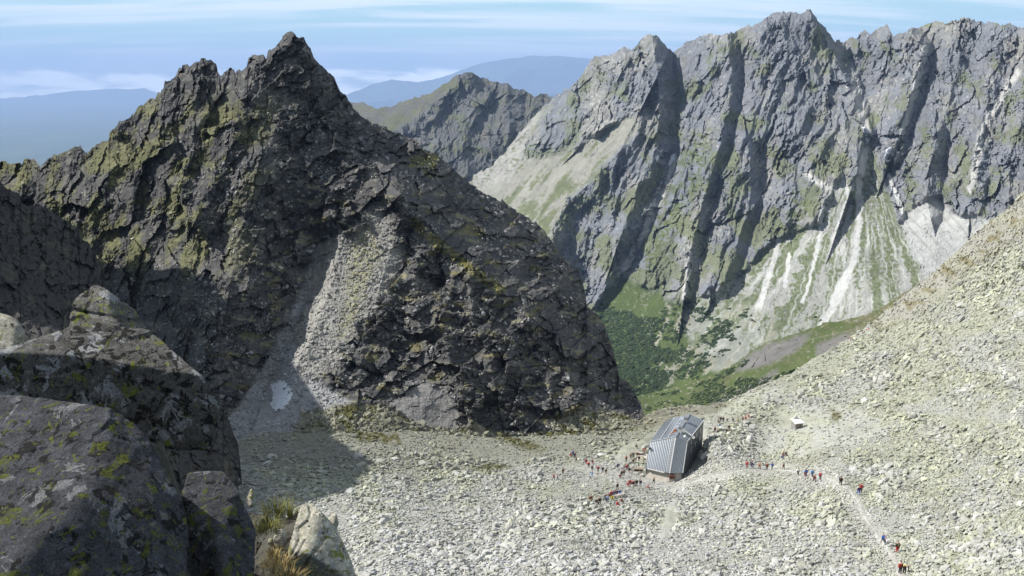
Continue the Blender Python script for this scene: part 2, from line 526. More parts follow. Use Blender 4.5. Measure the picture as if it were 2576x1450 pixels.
def far_relief(s):
    x, y = s.px, s.py
    s.depth *= 1 - 0.30 * np.clip((x - 1400) / 1200, -0.1, 1.2)       # the wall runs nearer to the right
    low = sstep(560, 820, y + 0.12 * (x - 1700))          # talus and meadows at the foot are smoother
    # talus and shelf masks first: these stay smooth
    apex = (2176.0, 400.0)
    s.m_fan = poly_in(x + 14 * fbm(x / 30, y / 30, 4, 3), y, [(2165, 350), (2190, 345), (2225, 470), (2262, 560), (2330, 690), (2420, 640), (2500, 620), (2600, 900), (2000, 1000), (1780, 930), (1705, 800), (1740, 760), (1800, 735), (1860, 690), (1930, 620), (1985, 585), (2060, 560), (2090, 480), (2120, 440), (2140, 470), (2165, 440)], 10)
    s.m_basin = poly_in(x + 10 * fbm(x / 25, y / 25, 6, 3), y, [(2262, 560), (2300, 520), (2330, 500), (2370, 495), (2390, 530), (2420, 545), (2450, 538), (2500, 560), (2470, 640), (2340, 720), (2290, 620)], 8)
    s.m_shelf = poly_in(x + 16 * fbm(x / 40, y / 40, 7, 3), y + 8 * fbm(x / 30, y / 30, 8, 3), [(1050, 470), (1170, 448), (1225, 420), (1290, 350), (1315, 318), (1345, 285), (1385, 262), (1365, 300), (1330, 340), (1318, 385), (1340, 405), (1420, 385), (1480, 350), (1560, 300), (1600, 292), (1612, 310), (1575, 360), (1520, 410), (1470, 462), (1430, 500), (1400, 560), (1375, 600), (1320, 560), (1250, 520), (1200, 560), (1050, 600)], 9)
    s.m_low = poly_in(x + 22 * fbm(x / 40, y / 40, 9, 3), y + 10 * fbm(x / 25, y / 25, 19, 3), [(1440, 790), (1500, 770), (1560, 690), (1610, 720), (1660, 740), (1700, 770), (1760, 750), (1850, 760), (2000, 800), (2100, 830), (2200, 780), (2200, 1100), (1400, 1100)], 12)
    smooth = np.clip(s.m_fan + s.m_basin + s.m_shelf + s.m_low, 0, 1)
    s.smooth = smooth
    # spurs and gullies (left width, right width): long lit left flank, short shaded right flank
    R_ = s.ridge
    R_([(1641, 90), (1655, 200), (1660, 300), (1640, 400), (1600, 480), (1560, 600)], 92, 130, 40)
    R_([(1693, 134), (1690, 240), (1684, 340), (1676, 430), (1645, 540), (1590, 660), (1520, 780)], -45, 26, 60)
    R_([(1574, 125), (1565, 220), (1530, 300), (1470, 360)], 34, 90, 40)
    R_([(1492, 150), (1440, 260), (1380, 350)], 22, 60, 40)
    R_([(1600, 300), (1560, 380), (1490, 455), (1440, 500), (1395, 565), (1382, 605)], 100, 300, 46)
    R_([(1600, 530), (1545, 620), (1490, 720)], 26, 40, 60)
    R_([(1705, 470), (1650, 600), (1620, 700)], 34, 60, 50)
    R_([(1830, 90), (1842, 190), (1832, 290), (1795, 420), (1760, 540), (1735, 640), (1722, 740)], 78, 140, 26)
    R_([(1850, 150), (1848, 260), (1815, 420), (1775, 560), (1742, 740)], -22, 24, 40)
    R_([(1930, 60), (1925, 200), (1885, 330), (1845, 430), (1800, 560), (1790, 700)], 36, 100, 55)
    R_([(1880, 360), (1888, 420), (1880, 520), (1850, 640), (1800, 740)], 40, 90, 26)
    R_([(1910, 380), (1915, 460), (1900, 560), (1850, 700)], -34, 26, 60)
    R_([(2045, 40), (2100, 140), (2145, 240), (2172, 330), (2160, 420), (2140, 480)], 84, 200, 34)
    R_([(2110, 110), (2150, 200), (2180, 320), (2175, 420)], -30, 22, 50)
    R_([(2000, 150), (2010, 300), (2060, 420), (2050, 520)], 26, 80, 70)
    R_([(1985, 330), (1960, 450), (1980, 560)], 28, 70, 40)
    R_([(2290, 80), (2322, 120), (2300, 220), (2265, 330), (2240, 400)], 84, 110, 28)
    R_([(2340, 120), (2310, 230), (2275, 330), (2235, 440)], -22, 20, 50)
    R_([(2430, 50), (2410, 160), (2385, 260), (2350, 380)], 34, 80, 30)
    R_([(2350, 330), (2340, 420), (2330, 500), (2340, 540)], 60, 60, 34)
    R_([(2300, 390), (2290, 450), (2320, 530)], -20, 20, 30)
    R_([(2520, 70), (2500, 180), (2470, 300), (2450, 400), (2440, 540)], 44, 70, 40)
    R_([(2580, 70), (2590, 200), (2560, 320), (2520, 440)], 40, 70, 34)
    R_([(2660, 70), (2650, 250), (2620, 420)], 44, 80, 34)
    # fall-line ribs, leaning as in the picture, then blocky rock
    sk = x + 0.33 * y
    wq = 26 * fbm(x / 90, y / 90, 33, 3)
    rib = ridged((sk + wq) / 92, y / 330 + 3, 11, 3) * 30 + ridged((sk + wq) / 44, y / 170, 12, 4) * 22 + ridged((sk + 0.6 * wq) / 19, y / 85, 13, 3) * 10
    sk2 = x - 0.25 * y
    rib2 = ridged((sk2 + wq) / 60, y / 200, 14, 4) * 22 + ridged((sk2 + 0.6 * wq) / 22, y / 80, 141, 3) * 10
    mx = sstep(-0.15, 0.25, fbm(x / 260, y / 260, 15, 2) + (x - 2050) / 900)
    rough = rib * (1 - 0.6 * mx) + rib2 * mx
    wx = 5 * fbm(x / 9, y / 9, 191, 3); wy = 5 * fbm(x / 9, y / 9, 192, 3)
    md = 0.25 + 1.1 * sstep(-0.25, 0.35, fbm(x / 80, y / 110, 195, 3))
    rough = rough + 14 * cells((sk + wq + 2 * wx) / 95, (y + 2 * wy) / 190, 196, 1.8) + 9 * cells((sk + wq * 0.5 + wx) / 40, (y + wy) / 72, 16, 1.8) + md * (5.5 * cells((sk + wx) / 16, (y + wy) / 26, 17, 1.8) + 2.4 * cells((sk + wx) / 7, (y + wy) / 10, 18, 1.7)) + 4 * fbm(x / 12, y / 16, 19, 3) + 2.0 * md * fbm(x / 4.5, y / 4.5, 20, 2)
    fan_tex = 4.5 * fbm(x / 26, y / 26, 22, 4) + 1.6 * cells(x / 7, y / 7, 23, 1.0)
    s.rel -= rough * (1 - 0.9 * smooth) * (0.35 + 0.65 * sstep(0, 40, y - s.top[None])) + fan_tex * smooth
    return rough


rough = far_relief(far)


def far_paint(s):
    x, y = s.px, s.py
    f1 = fbm(x / 120, y / 120, 61, 4); f2 = fbm(x / 28, y / 22, 62, 4); f3 = fbm(x / 9, y / 7, 63, 3)
    s.col[:] = np.array([0.138, 0.147, 0.166])
    s.paint(sstep(-0.1, 0.45, f1 + 0.5 * f2) * 0.7, (0.205, 0.202, 0.18))
    s.paint(sstep(0.1, 0.5, f2 + 0.3 * f3) * 0.55, (0.085, 0.086, 0.095))
    s.paint(sstep(0.22, 0.5, f3 + 0.25 * f1) * 0.6, (0.36, 0.352, 0.325))
    # thin grass on ledges of the wall
    grass = sstep(0.02, 0.3, fbm(x / 70, y / 90, 64, 4) + 0.25 * f3 + 0.0005 * (y - 330))
    s.paint(grass * 0.75, (0.108, 0.122, 0.06))
    for pts in ([(1735, 330), (1800, 330), (1780, 430), (1720, 560), (1640, 640), (1640, 560), (1700, 440)], [(1790, 420), (1830, 430), (1800, 520), (1770, 500)],
                [(1650, 560), (1720, 580), (1700, 650), (1600, 700)], [(2000, 470), (2050, 500), (2020, 600), (1950, 600)]):
        s.paint(poly_in(x + 20 * f2, y + 20 * f2, pts, 22) * sstep(-0.25, 0.3, f3 + f2) * 0.85, (0.075, 0.092, 0.036))
    # pale talus chutes
    for pts, wd in (([(1662, 480), (1625, 575), (1565, 690), (1510, 805)], 9), ([(2150, 190), (2160, 260), (2185, 345), (2172, 440)], 9), ([(1700, 400), (1680, 440), (1660, 500)], 8), ([(1735, 640), (1722, 745), (1735, 800), (1750, 850)], 6),
                    ([(2030, 440), (2090, 480), (2110, 540)], 9), ([(2560, 180), (2470, 330), (2440, 480)], 8), ([(2330, 120), (2290, 270), (2250, 400)], 7)):
        d, _, _ = poly_dist(x + 9 * f2, y, pts)
        s.paint(sstep(wd * 1.5, wd * 0.4, d), (0.34, 0.34, 0.33))
    # shelf of scree on the left
    t = fbm((x + 0.8 * y) / 24, (y - 0.8 * x) / 120, 65, 4)
    s.paint(s.m_shelf, (0.20, 0.20, 0.175))
    s.paint(s.m_shelf * sstep(0.0, 0.35, t + 0.3 * f3 + (y - 430) * 0.0014) * 0.85, (0.085, 0.10, 0.042))
    s.paint(s.m_shelf * poly_in(x, y, [(1180, 450), (1300, 330), (1345, 290), (1360, 300), (1320, 400), (1290, 450), (1200, 480)], 14) * sstep(0.3, -0.2, f3), (0.25, 0.247, 0.235))
    # big fan: streaks running down from the gully mouth
    ang = np.arctan2(x - 2176, y - 330); rad = np.hypot(x - 2176, y - 330)
    st = fbm(ang * 11 + 0.5 * f2, rad / 260, 66, 4) + 0.25 * fbm(ang * 40 + 0.6 * f2, rad / 90, 67, 3) + 0.30 * f3 + 0.22 * f2
    green = sstep(0.02, 0.09, st + 0.07 + 0.10 * fbm(x / 140, y / 140, 68, 2))
    s.paint(s.m_fan, (0.225, 0.23, 0.215))
    s.paint(s.m_fan * green * (0.65 + 0.35 * sstep(-0.3, 0.3, f3)), (0.082, 0.10, 0.045))
    cen = poly_in(x + 8 * f2, y, [(2180, 380), (2196, 390), (2235, 500), (2262, 640), (2262, 730), (2235, 750), (2215, 690), (2190, 740), (2165, 640), (2172, 500)], 8)
    s.paint(cen * sstep(-0.4, 0.2, f3) * 0.85, (0.085, 0.098, 0.048))
    for pts, wd in (([(2176, 380), (2160, 470), (2162, 560), (2150, 650), (2120, 730), (2065, 825)], 10), ([(2150, 650), (2110, 720), (2090, 780)], 8), ([(2235, 440), (2265, 520), (2300, 610), (2335, 690)], 7), ([(2120, 440), (2135, 500), (2110, 560), (2090, 640)], 6),
                    ([(2070, 520), (2060, 600), (2040, 690), (2020, 760)], 5), ([(1960, 600), (1945, 660), (1920, 740), (1890, 830)], 9), ([(1985, 640), (1975, 720)], 6)):
        d, _, p = poly_dist(x + 7 * f2 + 2.5 * f3, y, pts)
        s.paint(sstep(wd * (0.9 + 0.35 * p), wd * 0.55, d) * 0.95, (0.37, 0.375, 0.37))
    thin = ridged(ang * 21 + 0.5 * f2, rad / 300, 611, 2)
    s.paint(s.m_fan * sstep(0.62, 0.86, thin + 0.12 * f3) * 0.8, (0.33, 0.335, 0.325))
    s.paint(s.m_basin, (0.29, 0.294, 0.29))
    s.paint(s.m_basin * sstep(0.1, 0.4, fbm((x - y) / 14, (x + y) / 160, 69, 3)) * 0.5, (0.16, 0.165, 0.14))
    # meadow and dwarf pine belt at the foot
    s.paint(s.m_low * (1 - s.m_fan * 0.75), (0.055, 0.076, 0.026))
    lo = fbm((x + 0.5 * y) / 34, (y - 0.4 * x) / 80, 70, 4)
    s.paint(s.m_low * sstep(0.10, 0.3, lo + 0.3 * f3) * sstep(1580, 1660, x), (0.19, 0.19, 0.15))
    s.paint(s.m_low * sstep(0.30, 0.5, f3 + 0.2 * lo) * 0.7, (0.22, 0.22, 0.19))
    # snow left in the gullies
    return


far_paint(far)
far.finish(M_far, 900, 800)

# the smaller mountain behind the scree shelf
SK_MID = [(820, 300), (860, 275), (885, 259), (909, 256), (927, 264), (946, 275), (960, 270), (979, 270), (1016, 254), (1063, 240), (1091, 233), (1128, 205), (1147, 191), (1170, 182), (1189, 184), (1207, 194), (1226, 201), (1263, 212), (1275, 210), (1296, 222), (1324, 229), (1347, 243), (1366, 237), (1394, 243), (1450, 236), (1520, 230)]
CT_MID = [(885, 259, 3500), (1016, 254, 3350), (1170, 182, 3250), (1366, 237, 3150), (1520, 230, 3100), (950, 380, 2950), (1100, 430, 2780), (1180, 450, 2720), (1300, 360, 2800), (1400, 320, 2850), (1170, 300, 3000), (1050, 330, 3010), (1250, 600, 2500), (900, 600, 2500), (1500, 500, 2700)]
mid = Sheet('middle_mountain', SK_MID, [(820, 470), (1000, 520), (1250, 520), (1520, 420)], CT_MID, 2.0, jag=2.6, jag_len=10, seed=5)


def mid_relief(s):
    x, y = s.px, s.py
    R_ = s.ridge
    R_([(1170, 182), (1120, 240), (1040, 300), (960, 350)], 60, 150, 40)
    R_([(1189, 190), (1200, 260), (1160, 340), (1170, 440)], 40, 60, 40)
    R_([(1275, 212), (1280, 290), (1240, 370)], 34, 60, 40)
    R_([(1347, 243), (1330, 290), (1300, 330)], 30, 60, 26)
    R_([(1090, 300), (1110, 400), (1180, 445)], 26, 40, 30)
    sk = x + 0.2 * y
    w = 20 * fbm(x / 60, y / 60, 5, 3)
    s.m_grass = poly_in(x + 8 * fbm(x / 20, y / 20, 3, 3), y, [(870, 262), (1000, 256), (1150, 190), (1160, 200), (1100, 250), (1060, 290), (1000, 320), (980, 360), (900, 340)], 9)
    r = ridged((sk + w) / 56, y / 190, 71, 4) * 34 + 12 * cells((sk + w) / 24, y / 34, 72, 1.3) + 7 * cells(sk / 11, y / 14, 73, 1.3) + 4 * fbm(x / 8, y / 9, 74, 3)
    r = r * 0.75 + 22 * cells((sk + w) / 80, y / 120, 78, 1.4)
    s.rel -= r * (1 - 0.75 * s.m_grass) * (0.3 + 0.7 * sstep(0, 30, y - s.top[None]))
    f2 = fbm(x / 28, y / 22, 75, 4); f3 = fbm(x / 9, y / 7, 76, 3)
    s.col[:] = (0.085, 0.088, 0.09)
    s.paint(sstep(0.0, 0.4, f2) * 0.6, (0.12, 0.115, 0.095))
    s.paint(sstep(0.0, 0.35, fbm(x / 60, y / 40, 77, 4) + 0.3 * f3) * 0.6, (0.075, 0.085, 0.04))
    s.paint(s.m_grass * sstep(-0.4, 0.2, f3 + f2) * 0.55, (0.085, 0.088, 0.045))


mid_relief(mid)
mid.finish(M_far, 900, 700)

# ------------------------------------------------------------------ moraine ridge below the far wall
SK_MOR = [(1380, 1060), (1480, 1035), (1560, 1010), (1650, 985), (1720, 968), (1790, 945), (1850, 915), (1880, 890), (1915, 868), (1960, 850), (2010, 838), (2070, 815), (2120, 806), (2180, 792), (2230, 766), (2290, 728), (2340, 692), (2400, 648), (2480, 600), (2600, 540)]
CT_MOR = [(1560, 1010, 900), (1650, 985, 980), (1790, 945, 900), (1890, 880, 860), (2010, 838, 760), (2120, 806, 640), (2230, 766, 540), (2340, 692, 480), (2480, 600, 430), (1640, 1060, 720), (1750, 1040, 660), (1900, 960, 640), (2050, 880, 560), (1950, 930, 620), (1850, 1000, 640), (2200, 830, 480), (1500, 1100, 800), (2400, 750, 420)]
mor = Sheet('moraine_ridge', SK_MOR, [(1380, 1140), (1640, 1100), (1800, 1070), (2000, 960), (2200, 880), (2600, 640)], CT_MOR, 2.0, jag=1.6, jag_len=16, seed=9)


def mor_relief(s):
    x, y = s.px, s.py
    f2 = fbm(x / 40, y / 22, 81, 4); f3 = fbm(x / 10, y / 7, 82, 3)
    s.m_rock = poly_in(x + 8 * f2, y + 6 * f2, [(1845, 935), (1885, 892), (1930, 868), (1985, 852), (2040, 838), (2010, 880), (1960, 905), (1905, 925)], 8)
    s.m_rock2 = poly_in(x + 8 * f2, y + 6 * f2, [(1800, 1010), (1900, 960), (1960, 930), (1930, 975), (1850, 1010), (1770, 1040)], 9)
    s.m_rock3 = poly_in(x + 8 * f2, y, [(2050, 870), (2120, 840), (2160, 835), (2120, 880), (2060, 915)], 8)
    rk = np.clip(s.m_rock + s.m_rock2 + s.m_rock3, 0, 1)
    s.ridge([(1990, 850), (1900, 905), (1850, 960)], 10, 60, 40)
    s.rel -= 2.2 * cells(x / 13, y / 6, 86, 1.2) + rk * (12 * cells((x + 0.5 * y) / 22, y / 26, 83, 1.6) + 6 * cells((x + 0.4 * y) / 9, y / 9, 84, 1.6)) + 3.5 * f2 + 1.2 * f3
    s.col[:] = (0.06, 0.08, 0.027)
    s.paint(sstep(0.0, 0.3, fbm((x + y) / 40, (y * 2 - x) / 30, 85, 4)) * 0.8, (0.085, 0.092, 0.042))
    s.paint(sstep(0.25, 0.45, f3 + 0.3 * f2) * 0.7, (0.2, 0.2, 0.17))
    s.paint(rk * sstep(-0.6, 0.1, f3 + 0.2), (0.125, 0.12, 0.118))
    hi = sstep(2080, 2200, x)
    s.paint(hi * sstep(-0.3, 0.2, f2 + 0.3 * f3) * 0.8, (0.12, 0.108, 0.066))
    s.paint(hi * sstep(0.15, 0.4, f3) * 0.7, (0.2, 0.19, 0.165))
    d, _, _ = poly_dist(x, y + 3 * f2, [(1960, 870), (2050, 852), (2180, 822), (2260, 800)])
    s.paint(sstep(3, 1.0, d) * 0.25, (0.2, 0.19, 0.165))


mor_relief(mor)
mor.finish(M_far, 300, 160)

# ------------------------------------------------------------------ the dark peak
SK_PEAK = [(-160, 425), (-80, 415), (0, 404), (28, 411), (56, 413), (61, 402), (84, 401), (100, 420), (110, 411), (131, 392), (154, 387), (187, 373), (205, 369), (216, 385), (243, 366), (273, 352), (276, 331), (299, 308), (327, 300), (334, 289), (345, 271), (373, 254), (383, 247), (390, 254), (399, 229), (411, 228), (414, 205), (436, 198), (443, 189), (450, 170), (471, 161), (476, 167), (488, 156), (509, 149), (532, 152), (545, 162), (548, 180), (555, 191), (565, 182), (581, 170), (589, 176), (592, 187), (597, 176), (607, 180), (621, 168), (625, 145), (644, 138), (663, 136), (670, 145), (674, 126), (695, 119), (705, 105), (721, 84), (733, 79), (742, 86), (751, 93), (765, 92), (769, 103), (779, 117), (789, 145), (803, 163), (821, 175), (840, 196), (854, 224), (870, 243), (885, 266), (909, 294), (937, 313), (974, 324), (1007, 338), (1049, 355), (1063, 373), (1100, 387), (1109, 397), (1147, 429), (1175, 455), (1207, 481), (1235, 492), (1268, 509), (1291, 527), (1324, 546), (1347, 560), (1371, 583), (1385, 607), (1408, 635), (1427, 653), (1450, 674), (1459, 689), (1471, 729), (1477, 769), (1499, 789), (1517, 809), (1531, 845), (1543, 881), (1553, 921), (1557, 949), (1587, 973), (1607, 1005), (1619, 1037), (1631, 1069), (1647, 1089), (1665, 1130)]
CT_PEAK = [(-160, 425, 350), (0, 410, 345), (300, 320, 330), (520, 155, 323), (625, 145, 322), (733, 82, 322), (860, 230, 322), (950, 310, 334), (1063, 373, 343), (1180, 460, 354), (1330, 560, 361), (1450, 680, 354), (1500, 790, 336), (1550, 910, 311), (1610, 1010, 279), (1650, 1095, 250),
           (400, 500, 302), (300, 650, 293), (550, 650, 276), (640, 450, 290), (150, 600, 312), (0, 560, 325), (700, 300, 304), (900, 450, 300), (1000, 490, 292), (950, 560, 287), (800, 640, 281), (850, 800, 262), (900, 950, 243), (550, 700, 263), (500, 780, 256), (440, 860, 252), (600, 860, 247), (790, 740, 270), (730, 880, 250), (690, 980, 236), (300, 850, 280), (600, 970, 232), (650, 1100, 212), (800, 1080, 219), (950, 1060, 226), (1100, 1080, 231), (1300, 1090, 236), (1500, 1090, 241), (1600, 1090, 244),
           (1300, 1000, 245), (1300, 800, 272), (1300, 650, 314), (1150, 600, 297), (1150, 800, 266), (1100, 950, 243), (1450, 900, 287), (1480, 1000, 264), (1420, 780, 308), (500, 1150, 210), (300, 1100, 235), (-150, 900, 290), (800, 1200, 200), (1200, 1200, 214), (1600, 1200, 225), (1800, 1200, 230)]
peak = Sheet('rocky_peak', SK_PEAK, [(-160, 900), (400, 980), (600, 1130), (700, 1150), (900, 1120), (1100, 1112), (1350, 1120), (1600, 1140), (1665, 1160)], CT_PEAK, 1.7, jag=3.0, jag_len=12, seed=13)


def peak_relief(s):
    x, y = s.px, s.py
    f2 = fbm(x / 40, y / 40, 101, 4); f3 = fbm(x / 11, y / 9, 102, 3)
    R_ = s.ridge
    R_([(733, 82), (712, 200), (700, 300), (655, 430), (610, 560), (585, 690)], 44, 230, 90)
    R_([(760, 95), (800, 250), (850, 380), (930, 470)], 34, 40, 90)
    R_([(625, 150), (600, 300), (560, 420), (510, 560)], 16, 70, 34)
    R_([(515, 155), (480, 300), (425, 420), (380, 560), (330, 660)], 30, 120, 50)
    R_([(414, 205), (400, 330), (330, 450), (280, 560)], 16, 60, 36)
    R_([(300, 308), (292, 420), (230, 520), (200, 600)], 24, 100, 46)
    R_([(200, 370), (215, 450), (180, 540)], 12, 60, 30)
    R_([(1002, 484), (1010, 560), (975, 660), (945, 760), (915, 850), (905, 960)], 30, 150, 46)
    R_([(1005, 486), (1012, 500), (1000, 540)], 16, 40, 26)
    R_([(1010, 490), (1100, 590), (1200, 675), (1300, 765), (1400, 855), (1545, 935)], 66, 52, 110)
    R_([(1063, 375), (1130, 470), (1230, 560), (1340, 650), (1440, 760), (1510, 860)], 50, 42, 120)
    R_([(1150, 690), (1110, 800), (1130, 900), (1160, 1000)], 36, 34, 80)
    R_([(1280, 820), (1300, 900), (1320, 1000)], 13, 60, 40)
    R_([(1420, 900), (1440, 980), (1480, 1060)], 36, 32, 70)
    R_([(1330, 800), (1370, 900), (1390, 1000)], 36, 32, 80)
    R_([(1060, 620), (1040, 720), (1050, 800)], 32, 34, 80)
    R_([(1180, 700), (1190, 800), (1230, 900), (1250, 1000)], 40, 34, 90)
    R_([(1500, 930), (1540, 1000), (1590, 1070)], 14, 50, 30)
    R_([(800, 605), (782, 700), (742, 800), (695, 900), (660, 1010)], -105, 130, 55, 1.0)
    s.m_scree = poly_in(x + 24 * f2 + 8 * f3, y + 18 * f2 + 6 * f3, [(822, 606), (872, 598), (930, 550), (960, 520), (975, 560), (1005, 640), (985, 715), (950, 775), (905, 820), (868, 850), (850, 930), (800, 955), (735, 945), (722, 880), (742, 820), (780, 760), (778, 690), (800, 650)], 22)
    s.m_couloir = poly_in(x + 9 * f2, y + 6 * f2, [(735, 830), (745, 940), (800, 960), (880, 1010), (960, 1060), (1000, 1130), (600, 1160), (560, 1080), (640, 960), (700, 850), (770, 700), (790, 620), (800, 640), (780, 740)], 10)
    s.m_slab = poly_in(x + 5 * f2, y + 4 * f2, [(985, 1018), (1030, 985), (1060, 962), (1120, 985), (1152, 1030), (1150, 1080), (1080, 1075), (1010, 1045)], 7)
    s.m_toe = poly_in(x + 8 * f2, y + 5 * f2, [(760, 1040), (860, 1020), (960, 1020), (1060, 1062), (1190, 1080), (1290, 1095), (1380, 1090), (1390, 1050), (1450, 1030), (1530, 1030), (1600, 1060), (1690, 1110), (1700, 1200), (700, 1200)], 8)
    s.m_dark = poly_in(x + 20 * f2, y + 20 * f2, [(960, 800), (1060, 770), (1180, 830), (1300, 860), (1400, 900), (1450, 1010), (1330, 1050), (1200, 1060), (1160, 990), (1060, 950), (980, 990), (950, 900)], 14)
    soft = np.clip(s.m_scree + s.m_couloir + s.m_slab + s.m_toe, 0, 1)
    s.soft = soft
    leftf = sstep(760, 560, x + 0.25 * (y - 400))
    # strata lean: on the left flank they fall to the lower left, on the right they follow the slope
    wq = 18 * fbm(x / 70, y / 70, 103, 3)
    a1 = x + 0.42 * y + wq; b1 = y - 0.42 * x
    a2 = x - 0.75 * y + wq; b2 = y + 0.75 * x
    wx = 6 * fbm(x / 11, y / 11, 193, 3); wy = 6 * fbm(x / 11, y / 11, 194, 3)
    a1 = a1 + wx; b1 = b1 + wy; a2 = a2 + wx; b2 = b2 + wy; xx = x + wx * 0.7; yy = y + wy * 0.7
    md = 0.2 + 1.2 * sstep(-0.25, 0.35, fbm(x / 70, y / 70, 196, 3))
    left_r = 16 * ridged(a1 / 80, b1 / 240, 104, 4) + 30 * cells(a1 / 95, b1 / 200, 197, 1.5) + 15 * cells(a1 / 42, b1 / 95, 105, 2.0) + md * (6.5 * cells(a1 / 17, b1 / 42, 106, 2.0) + 2.6 * cells(a1 / 7.5, b1 / 15, 107, 2.0))
    right_r = 12 * ridged(a2 / 150, b2 / 80, 108, 4) + 32 * cells(a2 / 150, b2 / 90, 198, 1.4) + 15 * cells(a2 / 64, b2 / 40, 109, 1.9) + md * (7 * cells(xx / 27, yy / 17, 110, 2.0) + 2.8 * cells(xx / 10, yy / 7, 111, 1.9))
    # ledges: short lit treads above long shaded risers
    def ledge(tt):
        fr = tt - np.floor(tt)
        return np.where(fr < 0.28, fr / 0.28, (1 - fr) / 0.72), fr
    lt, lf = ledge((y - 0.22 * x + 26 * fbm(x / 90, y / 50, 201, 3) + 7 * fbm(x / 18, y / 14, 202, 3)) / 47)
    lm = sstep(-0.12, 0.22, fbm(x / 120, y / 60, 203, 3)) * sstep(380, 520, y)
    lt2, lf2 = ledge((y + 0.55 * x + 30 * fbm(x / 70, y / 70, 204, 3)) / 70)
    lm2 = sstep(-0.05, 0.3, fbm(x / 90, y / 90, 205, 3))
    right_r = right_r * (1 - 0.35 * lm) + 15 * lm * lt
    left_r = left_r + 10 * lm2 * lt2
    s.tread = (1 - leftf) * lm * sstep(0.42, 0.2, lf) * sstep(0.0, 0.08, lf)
    r = left_r * leftf + right_r * (1 - leftf)
    r = r + 3.0 * f3 + 2.4 * md * fbm(x / 4.5, y / 4.5, 112, 2)
    r = r + s.m_dark * (10 * cells(x / 60, y / 44, 113, 1.2) - 10)
    amp = (1 - 0.86 * soft) * (0.5 + 0.5 * sstep(0, 24, y - s.top[None]))
    s.rel -= r * amp + soft * (2.6 * cells(x / 9, y / 8, 114, 1.2) + 1.8 * cells(x / 4.6, y / 4.2, 115, 1.2) + 2 * f2) * (1 - 0.8 * s.m_slab)
    # colours
    s.col[:] = (0.070, 0.070, 0.072)
    s.paint(sstep(-0.05, 0.4, f2 + 0.4 * f3) * 0.7, (0.125, 0.121, 0.11))
    s.paint(sstep(0.1, 0.5, fbm(x / 25, y / 50, 116, 3)) * 0.6, (0.045, 0.045, 0.05))
    s.paint(sstep(0.25, 0.5, f3 + 0.2 * f2) * 0.6, (0.22, 0.216, 0.20))
    g = fbm((x + 0.5 * y) / 60, (y - 0.4 * x) / 110, 117, 4)
    grass = leftf * sstep(0.02, 0.30, g + 0.25 * f3 + 0.12) * sstep(210, 300, y) * sstep(740, 640, y)
    s.paint(grass * 0.62, (0.135, 0.137, 0.05))
    g2 = fbm(x / 60, y / 26, 118, 4)
    s.paint((1 - leftf) * sstep(0.18, 0.40, g2 + 0.2 * f3) * sstep(420, 560, y) * 0.75, (0.125, 0.115, 0.055))
    for pts, wd in (([(1040, 560), (1110, 620), (1190, 680), (1260, 730)], 14), ([(1040, 410), (1090, 400), (1080, 430)], 16), ([(1180, 580), (1210, 590)], 12)):
        d, _, _ = poly_dist(x + 8 * f2, y + 8 * f2, pts)
        s.paint(sstep(wd * 1.4, wd * 0.4, d) * sstep(-0.4, 0.2, f3), (0.15, 0.14, 0.05))
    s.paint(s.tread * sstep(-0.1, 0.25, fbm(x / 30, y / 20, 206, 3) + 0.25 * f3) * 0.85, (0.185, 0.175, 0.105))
    s.paint(s.m_scree * (0.82 + 0.18 * sstep(-0.2, 0.3, f3 + f2)), (0.235, 0.232, 0.22))
    s.paint(s.m_scree * poly_in(x + 10 * f2, y, [(880, 620), (930, 560), (960, 640), (930, 720), (900, 800), (880, 860), (850, 850), (870, 740)], 16) * sstep(-0.3, 0.2, f3), (0.215, 0.21, 0.14))
    s.paint(s.m_couloir, (0.23, 0.235, 0.24))
    s.paint(s.m_toe, (0.19, 0.188, 0.145))
    s.paint(s.m_toe * sstep(0.05, 0.3, fbm(x / 50, y / 20, 119, 4) + 0.2 * f3), (0.085, 0.082, 0.032))
    s.paint(s.m_slab, (0.17, 0.167, 0.165))


peak_relief(peak)
peak.finish(M_peak, 160, 150)

# the dark buttress on the left; its ridge goes on rising outside the frame, shaped there for its shadow
SK_BUT = [(-1400, -260), (-900, -170), (-528, -30), (-400, 20), (-330, 40), (-300, 96), (-262, 70), (-240, 140), (-216, 118), (-190, 190), (-165, 190), (-130, 270), (-60, 390), (-25, 435), (0, 462), (20, 478), (45, 492), (60, 508), (95, 520), (120, 532), (140, 540), (168, 560), (185, 572), (200, 590), (222, 612), (240, 640), (255, 668), (262, 700), (275, 740), (310, 790), (380, 840), (450, 900), (520, 970), (575, 1050), (600, 1120)]
CT_BUT = [(-1400, -260, 140), (-900, -170, 148), (-528, -30, 157), (-400, 20, 166), (-216, 129, 185), (-130, 270, 186), (-60, 390, 184), (0, 470, 178), (120, 530, 182), (240, 640, 186), (330, 770, 190), (450, 900, 180), (600, 1120, 160), (0, 800, 140), (-500, 600, 125), (200, 900, 138), (400, 1100, 132), (-1000, 500, 120), (300, 1500, 95), (0, 1400, 95), (-900, 1000, 100)]
but = Sheet('rock_buttress', SK_BUT, [(-1400, 1100), (0, 1620), (600, 1560)], CT_BUT, 3.0, jag=6, jag_len=18, seed=23)
bx = but.px + 9 * fbm(but.px / 16, but.py / 16, 125, 3); by = but.py + 9 * fbm(but.px / 16, but.py / 16, 126, 3)
but.rel -= 26 * ridged((bx + 0.3 * by) / 110, by / 220, 121, 5) + 12 * cells(bx / 40, by / 56, 122, 2.0) + 7 * cells(bx / 16, by / 20, 123, 2.0) + 9 * fbm(bx / 14, by / 14, 127, 4)
but.col[:] = (0.05, 0.048, 0.047)
but.paint(sstep(0.1, 0.4, fbm(but.px / 50, but.py / 50, 124, 4)) * 0.6, (0.09, 0.085, 0.06))
